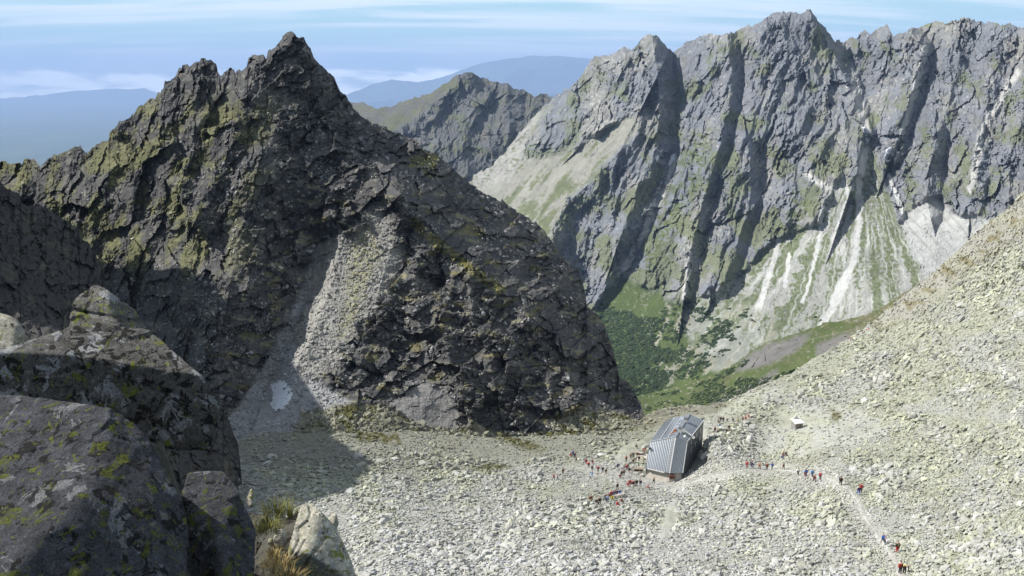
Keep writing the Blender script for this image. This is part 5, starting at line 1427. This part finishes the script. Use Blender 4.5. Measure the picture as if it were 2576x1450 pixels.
GA, GB, GC, GD = 'hikers on the boulders left of the hut', 'people resting right of the hut', 'hikers walking on the path', 'hikers on the far crest'
PEOPLE = [
    (Z2, 280, 830, 'walk', 'red', 'black', None, 60, 'person in red top and dark trousers, leftmost of everyone near the hut', GA),
    (Z2, 340, 815, 'sit', 'white', 'navy', None, 20, 'person in white crouching right beside the leftmost walker in red', GA),
    (Z2, 450, 722, 'stand', 'olive', 'brown', None, 30, 'person in olive standing alone right of the leftmost pair', GA),
    (Z2, 580, 405, 'sit', 'red', 'dark red', None, 40, 'person in red sitting at the foot of the scree, left of a person in blue', GA),
    (Z2, 628, 402, 'stand', 'blue', 'navy', None, 0, 'person in blue standing at the foot of the scree', GA),
    (Z2, 662, 436, 'stand', 'black', 'black', None, 0, 'person in black just right of the person in blue by the scree', GA),
    (Z2, 688, 508, 'walk', 'brown', 'dark grey', None, 60, 'person in brown walking below the small group by the scree', GA),
    (Z2, 866, 548, 'stand', 'red', 'dark red', None, 10, 'leftmost of three people in red halfway to the hut', GA),
    (Z2, 910, 604, 'stand', 'red', 'black', 'red', 160, 'person in red jacket with black trousers, lowest of the three in red', GA),
    (Z2, 976, 528, 'sit', 'dark red', 'dark red', None, 20, 'person in red seated right behind the pair in red jackets', GA),
    (Z2, 972, 640, 'sit', 'dark green', 'black', None, 0, 'person in dark green sitting above the bright blue jacket', GA),
    (Z2, 966, 772, 'walk', 'bright blue', 'light blue', None, 70, 'person in bright blue jacket walking with pale trousers', GA),
    (Z2, 1080, 684, 'stand', 'red', 'dark grey', None, 180, 'person in red beside the tall pale post', GA),
    (Z2, 1163, 694, 'stand', 'dark grey', 'black', 'navy', 180, 'broad person in grey with navy backpack right of the tall post', GA),
    (Z2, 1220, 735, 'stand', 'black', 'tan', None, 20, 'person in black top with tan trousers below the tall post', GA),
    (Z2, 1586, 494, 'stand', 'orange', 'black', None, 10, 'person in orange-red top standing by the smooth yellow slab', GA),
    (Z2, 1665, 444, 'stand', 'tan', 'brown', None, 0, 'person in tan left of the terrace corner', GA),
    (Z2, 1712, 425, 'stand', 'dark grey', 'black', None, 160, 'person in dark grey right of the one in tan by the terrace', GA),
    (Z2, 1712, 522, 'sit', 'black', 'dark grey', None, 0, 'person in black seated at the left edge of the terrace', GA),
    (Z2, 1788, 424, 'stand', 'orange', 'dark red', 'orange', 180, 'person with orange backpack on the terrace', GA),
    (Z2, 1816, 494, 'stand', 'black', 'black', None, 10, 'person all in black in front of the orange backpack', GA),
    (Z2, 1884, 312, 'sit', 'dark red', 'brown', None, 30, 'person in dark red sitting behind the pale board fence', GA),
    (Z2, 1922, 312, 'sit', 'red', 'red', None, 10, 'person in bright red sitting against the hut behind the board fence', GA),
    (Z2, 1760, 248, 'sit', 'black', 'dark grey', None, 40, 'person in black sitting on top of the pale rock above the terrace', GA),
    (Z2, 1436, 615, 'bend', 'navy', 'navy', None, 60, 'person in navy bending among white stones', GA),
    (Z2, 1506, 765, 'stand', 'black', 'dark grey', None, 20, 'person in black, left of two standing together below the terrace', GA),
    (Z2, 1475, 792, 'sit', 'dark red', 'black', None, 0, 'person in dark red crouching at the feet of the pair in black', GA),
    (Z2, 1546, 748, 'stand', 'black', 'black', 'black', 170, 'person in black with backpack, right of two below the terrace', GA),
    (Z2, 1592, 655, 'stand', 'red', 'dark grey', None, 0, 'person in red between the people in black and the terrace', GA),
    (Z2, 1612, 645, 'stand', 'navy', 'navy', None, 0, 'person in navy right beside the person in red below the terrace', GA),
    (Z2, 1638, 706, 'stand', 'black', 'tan', 'black', 200, 'person in black with tan trousers nearest the wood pile', GA),
    (Z2, 1612, 942, 'sit', 'red', 'dark red', None, 20, 'leftmost person in red in the row south of the terrace', GA),
    (Z2, 1652, 932, 'stand', 'red', 'brown', None, 0, 'second person in red in the row south of the terrace', GA),
    (Z2, 1692, 922, 'sit', 'dark red', 'black', 'dark red', 180, 'person in dark red with pack in the middle of the row', GA),
    (Z2, 1722, 918, 'sit', 'dark red', 'dark grey', None, 10, 'person in maroon right of the pack in the row of people', GA),
    (Z2, 1772, 934, 'stand', 'black', 'black', None, 10, 'person in black, fourth standing in the row below the hut corner', GA),
    (Z2, 1842, 936, 'stand', 'black', 'navy', None, 350, 'person in black and navy at the right end of the row', GA),
    (Z2, 1966, 994, 'sit', 'red', 'tan', None, 60, 'person in red sitting low on white stones under the hut front', GA),
    (Z2, 1430, 1004, 'walk', 'black', 'black', None, 200, 'person in black walking up from the long bench', GA),
    (Z2, 1350, 1105, 'sit', 'blue', 'black', None, 0, 'person in blue at the left end of the long bench', GA),
    (Z2, 1380, 1096, 'sit', 'brown', 'dark grey', None, 0, 'person in brown on the long bench between blue jackets', GA),
    (Z2, 1420, 1090, 'sit', 'navy', 'navy', None, 0, 'person in navy in the middle of the long bench', GA),
    (Z2, 1472, 1084, 'sit', 'blue', 'blue', None, 0, 'person in blue at the right end of the long bench', GA),
    (Z2, 1284, 1145, 'sit', 'dark red', 'black', None, 40, 'person in dark red seated just left of the long bench', GA),
    (Z2, 1314, 1150, 'stand', 'red', 'brown', None, 20, 'person in red standing at the left end of the long bench', GA),
    (Z2, 1334, 1190, 'sit', 'yellow', 'olive', None, 0, 'person in yellow crouching in front of the long bench', GA),
    (Z2, 1215, 1206, 'stand', 'navy', 'black', None, 30, 'person in navy beside the light blue shirt', GA),
    (Z2, 1246, 1236, 'stand', 'light blue', 'navy', None, 170, 'person in light blue shirt and dark shorts below the bench', GA),
    (Z2, 1108, 1268, 'stand', 'black', 'black', None, 0, 'person in black standing upright left of the light blue shirt', GA),
    (Z2, 1048, 1256, 'sit', 'dark grey', 'black', None, 30, 'person in dark grey sitting left of the upright person in black', GA),
    (Z2, 920, 1205, 'sit', 'olive', 'tan', None, 40, 'person in olive sitting leftmost on the yellow boulders', GA),
    (Z2, 956, 1192, 'sit', 'brown', 'dark grey', None, 20, 'person in brown seated on the yellow boulders beside the one in olive', GA),
    (Z2, 1415, 1295, 'sit', 'red', 'red', None, 70, 'person in red lying back on a yellow boulder below the bench', GA),
    (Z2, 1500, 1240, 'sit', 'dark red', 'olive', None, 40, 'person in maroon on the boulders right of the reclining one in red', GA),
    (Z2, 2080, 895, 'walk', 'black', 'black', None, 40, 'person in black walking directly below the hut foundation', GA),
    (Z3, 416, 524, 'stand', 'dark red', 'black', None, 10, 'person in dark red nearest the right wall of the hut', GB),
    (Z3, 502, 452, 'stand', 'light blue', 'grey', None, 20, 'person in pale blue right of the hut roof', GB),
    (Z3, 520, 333, 'stand', 'black', 'black', 'black', 180, 'person in black, tallest of the cluster behind the hut', GB),
    (Z3, 566, 340, 'stand', 'black', 'dark grey', None, 10, 'person in black right of the tallest one behind the hut', GB),
    (Z3, 476, 362, 'sit', 'dark grey', 'olive', None, 30, 'person in dark grey sitting left in the cluster behind the hut', GB),
    (Z3, 636, 332, 'sit', 'olive', 'grey', None, 0, 'person in olive sitting on stones right of the cluster in black', GB),
    (Z3, 736, 328, 'sit', 'black', 'dark grey', None, 20, 'person in black sitting upright between the cluster and the red group', GB),
    (Z3, 826, 332, 'sit', 'yellow', 'dark grey', None, 20, 'person in yellow sitting just left of the red group', GB),
    (Z3, 670, 486, 'stand', 'dark grey', 'black', None, 340, 'person in dark grey standing right of a dark pack', GB),
    (Z3, 626, 544, 'bend', 'black', 'black', None, 60, 'person in black bending over stones right of the hut', GB),
    (Z3, 692, 524, 'sit', 'grey', 'dark grey', None, 20, 'person in grey sitting at the right end of the lower group', GB),
    (Z3, 462, 546, 'sit', 'black', 'navy', None, 20, 'person in black crouching by the shadow of the hut', GB),
    (Z3, 912, 308, 'sit', 'dark red', 'black', None, 20, 'leftmost of the red group high on the pale slabs', GB),
    (Z3, 962, 296, 'sit', 'red', 'dark red', None, 20, 'middle person of the red group high on the pale slabs', GB),
    (Z3, 1018, 256, 'sit', 'pink', 'red', None, 20, 'topmost person in pink-red of the group on the pale slabs', GB),
    (Z3, 992, 1160, 'walk', 'red', 'dark red', 'red', 300, 'hiker in red with red pack leading the row on the path', GC),
    (Z3, 1074, 1152, 'walk', 'dark grey', 'navy', 'navy', 300, 'hiker in grey behind the leading one in red', GC),
    (Z3, 1102, 1158, 'walk', 'white', 'navy', 'light blue', 300, 'hiker in white with pale blue pack, third on the path', GC),
    (Z3, 1216, 1180, 'walk', 'orange', 'brown', None, 60, 'hiker in orange and brown alone in the middle of the row', GC),
    (Z3, 1352, 1196, 'stand', 'dark red', 'black', None, 350, 'hiker in dark red standing left of one in blue on the path', GC),
    (Z3, 1444, 1186, 'walk', 'blue', 'navy', 'navy', 300, 'hiker in blue with dark pack left of the lone brown hiker', GC),
    (Z3, 1646, 1200, 'walk', 'brown', 'dark grey', None, 20, 'lone hiker in brown below the resting pair', GC),
    (Z3, 1636, 955, 'sit', 'dark red', 'black', None, 20, 'resting person in dark red above the path, left of a pair', GB),
    (Z3, 1690, 950, 'sit', 'black', 'black', 'black', 10, 'resting person in black above the path, right of a pair', GB),
    (Z3, 1616, 1002, 'sit', 'blue', 'navy', None, 30, 'person in blue sitting below the resting pair', GB),
    (Z4, 310, 655, 'walk', 'white', 'black', 'dark grey', 330, 'hiker in white shirt after the gap in the row', GC),
    (Z4, 462, 690, 'walk', 'light blue', 'dark red', 'dark red', 330, 'hiker in pale blue and red walking side by side with one in blue', GC),
    (Z4, 492, 680, 'walk', 'blue', 'navy', None, 330, 'hiker in blue half hidden behind the pale blue one', GC),
    (Z4, 624, 700, 'walk', 'bright blue', 'navy', 'blue', 330, 'hiker in bright blue above the one in dark red', GC),
    (Z4, 668, 825, 'walk', 'dark red', 'black', 'black', 20, 'hiker in dark red and black below the bright blue one', GC),
    (Z4, 802, 765, 'walk', 'purple', 'black', 'red', 150, 'hiker carrying a red pack at the bend before the gap', GC),
    (Z4, 1254, 885, 'walk', 'black', 'black', 'olive', 340, 'tall hiker in black with olive pack alone on the white path', GC),
    (Z4, 1704, 1045, 'walk', 'red', 'black', 'red', 330, 'hiker with bright red pack at the corner of the path', GC),
    (Z4, 1650, 1100, 'walk', 'purple', 'blue', None, 10, 'hiker in purple jacket and blue trousers in front of the red pack', GC),
    (Z5, 486, 745, 'walk', 'blue', 'grey', 'blue', 200, 'hiker in blue shirt, upper of a close pair near the bottom', GC),
    (Z5, 538, 822, 'walk', 'navy', 'white', 'white', 200, 'hiker in navy with white gear, lower of the close pair', GC),
    (Z5, 802, 930, 'stand', 'dark grey', 'red', 'olive', 190, 'hiker in dark top with red shorts near the bottom right', GC),
    (Z5, 866, 1392, 'stand', 'red', 'dark grey', None, 10, 'hiker in bright red shirt at the bottom edge of the picture', GC),
    (Z5, 966, 1392, 'bend', 'black', 'black', 'yellow', 10, 'hiker in black bending beside the bright red shirt', GC),
    (Z7, 772, 1072, 'walk', 'pink', 'navy', 'red', 300, 'lowest hiker in red where the crest path leaves the boulders', GD),
    (Z7, 1152, 862, 'walk', 'dark red', 'black', 'white', 300, 'hiker with white pack, left of two close together on the crest', GD),
    (Z7, 1196, 835, 'walk', 'grey', 'dark red', 'grey', 300, 'hiker with grey pack, right of two close together on the crest', GD),
    (Z7, 1262, 740, 'stand', 'white', 'black', None, 300, 'hiker in white in the middle of the crest line', GD),
    (Z7, 1332, 735, 'walk', 'red', 'pink', 'white', 300, 'hiker in pink-red with white pack on the crest', GD),
    (Z7, 1452, 695, 'walk', 'dark grey', 'tan', 'tan', 300, 'hiker in dark grey with pale pack near the upper end of the crest line', GD),
    (Z7, 1542, 690, 'walk', 'black', 'black', 'black', 300, 'hiker all in black, last at the upper end of the crest line', GD),
]
for zf, x, y, pose, jc, tc, pc, fa, lab, grp in PEOPLE:
    X, Y = zf(x, y)
    person(X, Y, pose, jc, tc, pc, fa, lab, grp)
# ------------------------------------------------------------------ paths, boulder field, scree, dwarf pines, snow
def path(name, pts, width):
    pts = np.array(pts, float)
    t = np.linspace(0, len(pts) - 1, len(pts) * 14)
    x = np.interp(t, np.arange(len(pts)), pts[:, 0]); y = np.interp(t, np.arange(len(pts)), pts[:, 1])
    x = np.convolve(np.pad(x, 6, 'edge'), np.ones(13) / 13, 'valid'); y = np.convolve(np.pad(y, 6, 'edge'), np.ones(13) / 13, 'valid')
    P, _, N, _ = fld.locate(x, y)
    tan = np.gradient(P, axis=0); sd = np.cross(tan, N); sd /= np.linalg.norm(sd, axis=1, keepdims=True)
    w = width * (1 + 0.5 * perlin(t * 0.9, t * 0 + 3.3, 7)) / 2
    rows = [P + N * 0.02 + sd * (w * k)[:, None] + N * (0.08 * perlin(t * 2.2, t * 0 + k * 5, 9))[:, None] - N * (abs(k) ** 4 * 0.16) for k in np.linspace(-1, 1, 7)]
    A = np.stack(rows, 1); n0, n1 = A.shape[:2]; idx = np.arange(n0 * n1).reshape(n0, n1)
    q = np.stack([idx[:-1, :-1], idx[:-1, 1:], idx[1:, 1:], idx[1:, :-1]], -1).reshape(-1, 4)
    me = new_mesh(name, A.reshape(-1, 3), q, colors=np.zeros((n0 * n1, 3)) + (0.36, 0.357, 0.338), smooth=True)
    link(name, me, M_field, kind='structure')


path('path', PATH_PTS, 1.1)
path('path', PATH2_PTS, 0.9)


def scatter_field(n, seed):
    rg = np.random.default_rng(seed)
    x = rg.uniform(480, 2700, n); y = rg.uniform(440, 1600, n)
    top = np.interp(x, fld.U, fld.top)
    ok = (y > top + 1)
    x, y = x[ok], y[ok]
    P, d, N, C = fld.locate(x, y)
    nv, nu = fld.P.shape[:2]
    iu = np.clip(((x - fld.U[0]) / (fld.U[1] - fld.U[0])).astype(int), 0, nu - 1)
    tt = np.interp(x, fld.U, fld.top); bb = np.interp(x, fld.U, fld.bot)
    iv = np.clip(((y - tt) / (bb - tt) * (nv - 1)).astype(int), 0, nv - 1)
    slab = fld.m_slab[iv, iu]
    keep = (rg.uniform(0, 1, len(x)) > slab * 0.72) & (fld.m_bare[iv, iu] < 0.4)
    for kx, ky, kr in KEEP:
        keep &= np.hypot(x - kx, (y - ky) * 1.3) > kr
    dp, _, _ = poly_dist(x, y, PATH_PTS); dq, _, _ = poly_dist(x, y, PATH2_PTS)
    onp = np.minimum(dp, dq * 1.3)
    keep &= (onp > 9) | (rg.uniform(0, 1, len(x)) < 0.75)
    u = rg.uniform(0, 1, len(x))
    s = np.exp(rg.normal(math.log(3.4), 0.45, len(x)))                # half length in units of the photograph
    zone = fbm(x / 150, y / 90, 151, 3)
    s *= 1 + 1.0 * np.clip(zone, -0.5, 0.9)
    s *= 1 + 0.35 * sstep(1250, 1450, y)
    s = np.where(y < top[ok] + 60, s * 0.75, s)
    s = np.where(onp < 40, np.minimum(s, 4.5), s)
    s = np.where(slab > 0.3, np.minimum(s, 5.0), s)
    s = np.where(onp < 9, np.clip(s, 1.3, 2.0), s)
    s = np.clip(s, 1.4, 13)
    keep &= ~((u < 0.0))
    return x[keep], y[keep], P[keep], d[keep], N[keep], C[keep], s[keep], rg


x, y, P, d, N, C, s, rg = scatter_field(190000, 11)
size = s * d / F
lum = np.exp(rg.normal(0.03, 0.09, len(x)))[:, None]
tint = rg.uniform(0, 1, len(x))[:, None]
Cr = C * (1 + 0.25 * fbm(x / 60, y / 30, 152, 3))[:, None] * lum * (1 + (tint - 0.5) * np.array([0.06, 0.05, -0.16]))
Rm = rot_frames(N, rg, 0.34, 0.9)
Pc = P + N * (size * 0.24)[:, None]
vis = (x > 560) & (x < 2570) & (y < 1440) & (y > 500) & ~((x < 930) & (y > 1180))
order = np.argsort(-(s * vis))
big = order[:300]; rest = np.ones(len(x), bool); rest[big] = False
merge_rocks('boulder_field', Pc[rest], size[rest], Rm[rest], Cr[rest], SHAPES, rg.integers(0, len(SHAPES), rest.sum()), M_stone)

# the largest boulders are things of their own
BIG_ME = []
for i, (V, T) in enumerate(BIG_SHAPES):
    BIG_ME.append(new_mesh('boulder', V, tris=T))
STONE_MATS = []
for i, c in enumerate(((0.335, 0.337, 0.315), (0.33, 0.336, 0.265), (0.325, 0.335, 0.225), (0.27, 0.27, 0.248), (0.38, 0.38, 0.365), (0.24, 0.24, 0.205))):
    STONE_MATS.append(plain('pale_granite', c, 0.95, vary=0.22, scale=1.6, spec=0.15))
for me in BIG_ME: me.materials.append(STONE_MATS[0])
ZONES = ((lambda x, y: y > 1300 and x < 1500, 'loose pale boulder on the grey scree at the bottom of the slope', 'boulders of the lower scree'),
         (lambda x, y: y > 1230 and x < 1900, 'yellowish boulder in the boulder field below the hut', 'boulders below the hut'),
         (lambda x, y: x < 1620 and y < 1160, 'grey block at the foot of the dark peak', 'boulders at the foot of the dark peak'),
         (lambda x, y: x < 1660, 'boulder lying between the crowd and the shaded hollow', 'boulders left of the hut'),
         (lambda x, y: x > 2000 and y > 1150, 'angular boulder on the right slope beside or below the path', 'boulders right of the path'),
         (lambda x, y: True, 'yellow-green tinged block on the upper right slope', 'boulders of the upper right slope'))
for i in big:
    me = BIG_ME[int(rg.integers(0, len(BIG_ME)))]
    lab, grp = next((l, g) for f, l, g in ZONES if f(x[i], y[i]))
    o = link('boulder', me, label=lab, cat='boulder', group=grp)
    M4 = Matrix([list(r) for r in Rm[i]]).to_4x4()
    M4.translation = Vector(Pc[i] - N[i] * size[i] * 0.05)
    o.matrix_world = M4 @ Matrix.Scale(float(size[i]) * 1.08, 4)
    o.material_slots[0].link = 'OBJECT'
    yl = C[i][2] / C[i][0]
    o.material_slots[0].material = STONE_MATS[int(rg.integers(1, 3)) if yl < 0.8 else (0, 3, 4)[int(rg.integers(0, 3))]]

# scree on the dark peak
def scatter_on(sheet, mask, n, box, smin, smed, seed, name, colf=1.0):
    rg = np.random.default_rng(seed)
    x = rg.uniform(box[0], box[2], n); y = rg.uniform(box[1], box[3], n)
    nv, nu = sheet.P.shape[:2]
    tt = np.interp(x, sheet.U, sheet.top); bb = np.interp(x, sheet.U, sheet.bot)
    iu = np.clip(((x - sheet.U[0]) / (sheet.U[1] - sheet.U[0])).astype(int), 0, nu - 1)
    iv = ((y - tt) / (bb - tt) * (nv - 1)).astype(int)
    ok = (iv > 2) & (iv < nv - 2); iv = np.clip(iv, 0, nv - 1)
    keep = ok & (rg.uniform(0, 1, n) < mask[iv, iu])
    x, y = x[keep], y[keep]
    P, d, N, C = sheet.locate(x, y)
    s = np.clip(np.exp(rg.normal(math.log(smed), 0.45, len(x))), smin, smed * 4)
    size = s * d / F
    Cr = C * np.exp(rg.normal(0, 0.18, len(x)))[:, None] * colf
    return merge_rocks(name, P + N * (size * 0.15)[:, None], size, rot_frames(N, rg, 0.4, 0.4), Cr, SHAPES, rg.integers(0, len(SHAPES), len(x)), M_stone)


msk = np.clip(peak.m_scree * 0.8 + peak.m_couloir * 0.7 + peak.m_toe * 0.9, 0, 1) * (1 - peak.m_slab)
scatter_on(peak, msk, 34000, (560, 480, 1690, 1150), 1.3, 2.5, 17, 'scree')

toe = peak.m_toe * (1 - peak.m_slab)
scatter_on(peak, toe, 9000, (740, 1000, 1690, 1150), 2.0, 4.2, 37, 'toe_rubble')

# dwarf pines below the far wall
def pines():
    rg = np.random.default_rng(23)
    bm = bmesh.new(); bmesh.ops.create_icosphere(bm, subdivisions=2, radius=1.0)
    base = np.array([v.co[:] for v in bm.verts]); tri = np.array([[v.index for v in f.verts] for f in bm.faces]); bm.free()
    shapes = []
    for k in range(10):
        f = 1 + 0.55 * rg.uniform(-1, 1, len(base))
        b = base * f[:, None] * np.array([1, 1, 0.5]); shapes.append((b, tri))
    Ps = []; Ss = []; Ns = []
    for sheet, box, n in ((far, (1480, 690, 2180, 1050), 42000), (mor, (1580, 800, 2260, 1050), 26000)):
        x = rg.uniform(box[0], box[2], n); y = rg.uniform(box[1], box[3], n)
        f = fbm((x + 0.6 * y) / 60, (y - 0.3 * x) / 34, 161, 3) + 0.45 * fbm(x / 16, y / 9, 162, 2)
        if sheet is far:
            dens = poly_in(x, y, [(1500, 800), (1570, 790), (1640, 860), (1660, 960), (1600, 1030), (1480, 960)], 30) * 0.9 + poly_in(x, y, [(1500, 760), (1620, 780), (1760, 740), (1900, 800), (1800, 920), (1660, 1000), (1560, 900)], 30) * 0.5
            dens = dens + sstep(740, 840, y) * 0.12
            m = f + 0.75 * (dens - 0.55) > 0.22 - 0.25 * dens
            m &= rg.uniform(0, 1, n) < 0.15 + dens
        else:
            band = poly_in(x, y, [(1600, 1030), (1760, 985), (1850, 950), (1960, 940), (2040, 925), (1960, 960), (1850, 1010), (1640, 1040)], 10) + poly_in(x, y, [(1640, 990), (1740, 975), (1840, 925), (1900, 890), (1880, 920), (1800, 965), (1700, 1000)], 8)
            m = (f + 0.6 * band > 0.40) & (rg.uniform(0, 1, n) < 0.06 + band) & (x < 2150)
        nv, nu = sheet.P.shape[:2]
        tt = np.interp(x, sheet.U, sheet.top); bb = np.interp(x, sheet.U, sheet.bot)
        m &= (y > tt + 4) & (y < bb - 4)
        if sheet is far:
            iu = np.clip(((x - sheet.U[0]) / (sheet.U[1] - sheet.U[0])).astype(int), 0, nu - 1); iv = np.clip(((y - tt) / (bb - tt) * (nv - 1)).astype(int), 0, nv - 1)
            m &= sheet.smooth[iv, iu] > 0.4
        P, d, N, C = sheet.locate(x[m], y[m])
        s = np.exp(rg.normal(math.log(2.3), 0.42, m.sum())) * d / F
        Ps.append(P); Ss.append(s); Ns.append(N)
    P = np.concatenate(Ps); s = np.concatenate(Ss); N = np.concatenate(Ns)
    Rm = rot_frames(np.tile([0, 0, 1.0], (len(P), 1)) * 0.5 + N * 0.5, rg, 0.1, 0)
    Cr = np.array([0.030, 0.047, 0.022]) * np.exp(rg.normal(0, 0.25, len(P)))[:, None]
    mt = rock_material('dwarf_pine_foliage', 0.5, 0.9, vary=0.5, bump_dist=1.5)
    merge_rocks('dwarf_pine_thicket', P, s, Rm, Cr, shapes, rg.integers(0, 10, len(P)), mt)


pines()

# loose blocks on the ledges of the dark peak
led = sstep(-0.05, 0.35, fbm(peak.px / 70, peak.py / 34, 171, 4)) * (1 - peak.soft) * (0.25 + 0.75 * sstep(520, 700, peak.px + 0.2 * peak.py)) * sstep(230, 330, peak.py)
_pc = peak.col.copy(); peak.col = np.clip(peak.col * 1.3 + 0.11, 0, 0.30)
scatter_on(peak, led, 34000, (40, 160, 1650, 1100), 1.2, 2.9, 19, 'ledge_rubble')
peak.col = _pc

# snow left in shaded gullies
M_snow = plain('old_snow', (0.5, 0.53, 0.58), 0.7, vary=0.06, scale=0.5)
for sheet, pts, off, lab in ((far, [(2168, 320), (2176, 322), (2184, 332), (2192, 346), (2186, 356), (2178, 366), (2174, 352), (2182, 344), (2172, 332)], 12, 'small snow patch in the narrow gully above the big scree fan'),
                             (far, [(2234, 374), (2244, 372), (2240, 388), (2232, 400), (2226, 398), (2231, 386)], 10, 'small snow patch at the head of the right-hand gully'),
                             (far, [(1689, 392), (1702, 386), (1698, 404), (1684, 420), (1678, 416), (1686, 402)], 8, 'white snow streak in the deep gully of the far wall'),
                             (far, [(1661, 455), (1668, 453), (1667, 464), (1660, 466)], 6, 'tiny snow spot low in the deep gully of the far wall'),
                             (peak, [(676, 968), (700, 955), (722, 962), (735, 985), (728, 1012), (712, 1030), (690, 1036), (680, 1014), (688, 994)], 0.3, 'grey snow patch lying in the shaded couloir'),
                             (peak, [(694, 1122), (712, 1112), (735, 1116), (742, 1128), (716, 1132)], 0.3, 'thin snow remnant at the foot of the shaded couloir')):
    pts = np.array(pts + pts[:1], float); tt_ = np.linspace(0, len(pts) - 1, 49)[:-1]
    pts = np.stack([np.interp(tt_, np.arange(len(pts)), pts[:, k]) for k in (0, 1)], 1); c = pts.mean(0)
    pts = c + (pts - c) * (1 + 0.22 * np.array([perlin(np.array([v * 1.7]), np.array([c[0]]), 5)[0] + 0.5 * perlin(np.array([v * 4.1]), np.array([c[1]]), 6)[0] for v in range(48)]))[:, None]
    ring = []
    for k in (0.0, 0.5, 0.85, 1.0):
        q = c + (pts - c) * k
        P_, d_, N_, _ = sheet.locate(q[:, 0], q[:, 1])
        vd = P_ / np.linalg.norm(P_, axis=1, keepdims=True)
        ring.append(P_ + N_ * off * (1.1 - k ** 3 * 1.0) * 0.5 - vd * off * (1.1 - k ** 3 * 1.0))
    A = np.stack(ring); n0, n1 = A.shape[:2]; idx = np.arange(n0 * n1).reshape(n0, n1); nx = np.roll(idx, -1, 1)
    q = np.stack([idx[:-1], idx[1:], nx[1:], nx[:-1]], -1).reshape(-1, 4)
    b = A[-1].mean(0)
    me = new_mesh('snow_patch', A.reshape(-1, 3) - b, q, smooth=True)
    o = link('snow_patch', me, M_snow, label=lab, cat='snow patch'); o.location = b

# ------------------------------------------------------------------ air
def haze():
    bm = bmesh.new()
    bmesh.ops.create_cube(bm, size=1.0)
    for v in bm.verts:
        v.co.x *= 160000.0; v.co.y *= 160000.0
        v.co.z = -1800.0 if v.co.z < 0 else 1900.0
    me = bpy.data.meshes.new('haze'); bm.to_mesh(me); bm.free()
    m = bpy.data.materials.new('haze_air'); m.use_nodes = True
    t = m.node_tree; t.nodes.clear(); w = NT(t)
    out = w.n('ShaderNodeOutputMaterial'); v = w.n('ShaderNodeVolumePrincipled')
    v.inputs['Color'].default_value = (0.42, 0.61, 1.0, 1)
    v.inputs['Density'].default_value = 3.5e-5
    v.inputs['Anisotropy'].default_value = 0.0
    w.l(v.outputs[0], out.inputs['Volume'])
    link('haze', me, m, kind='stuff')


haze()
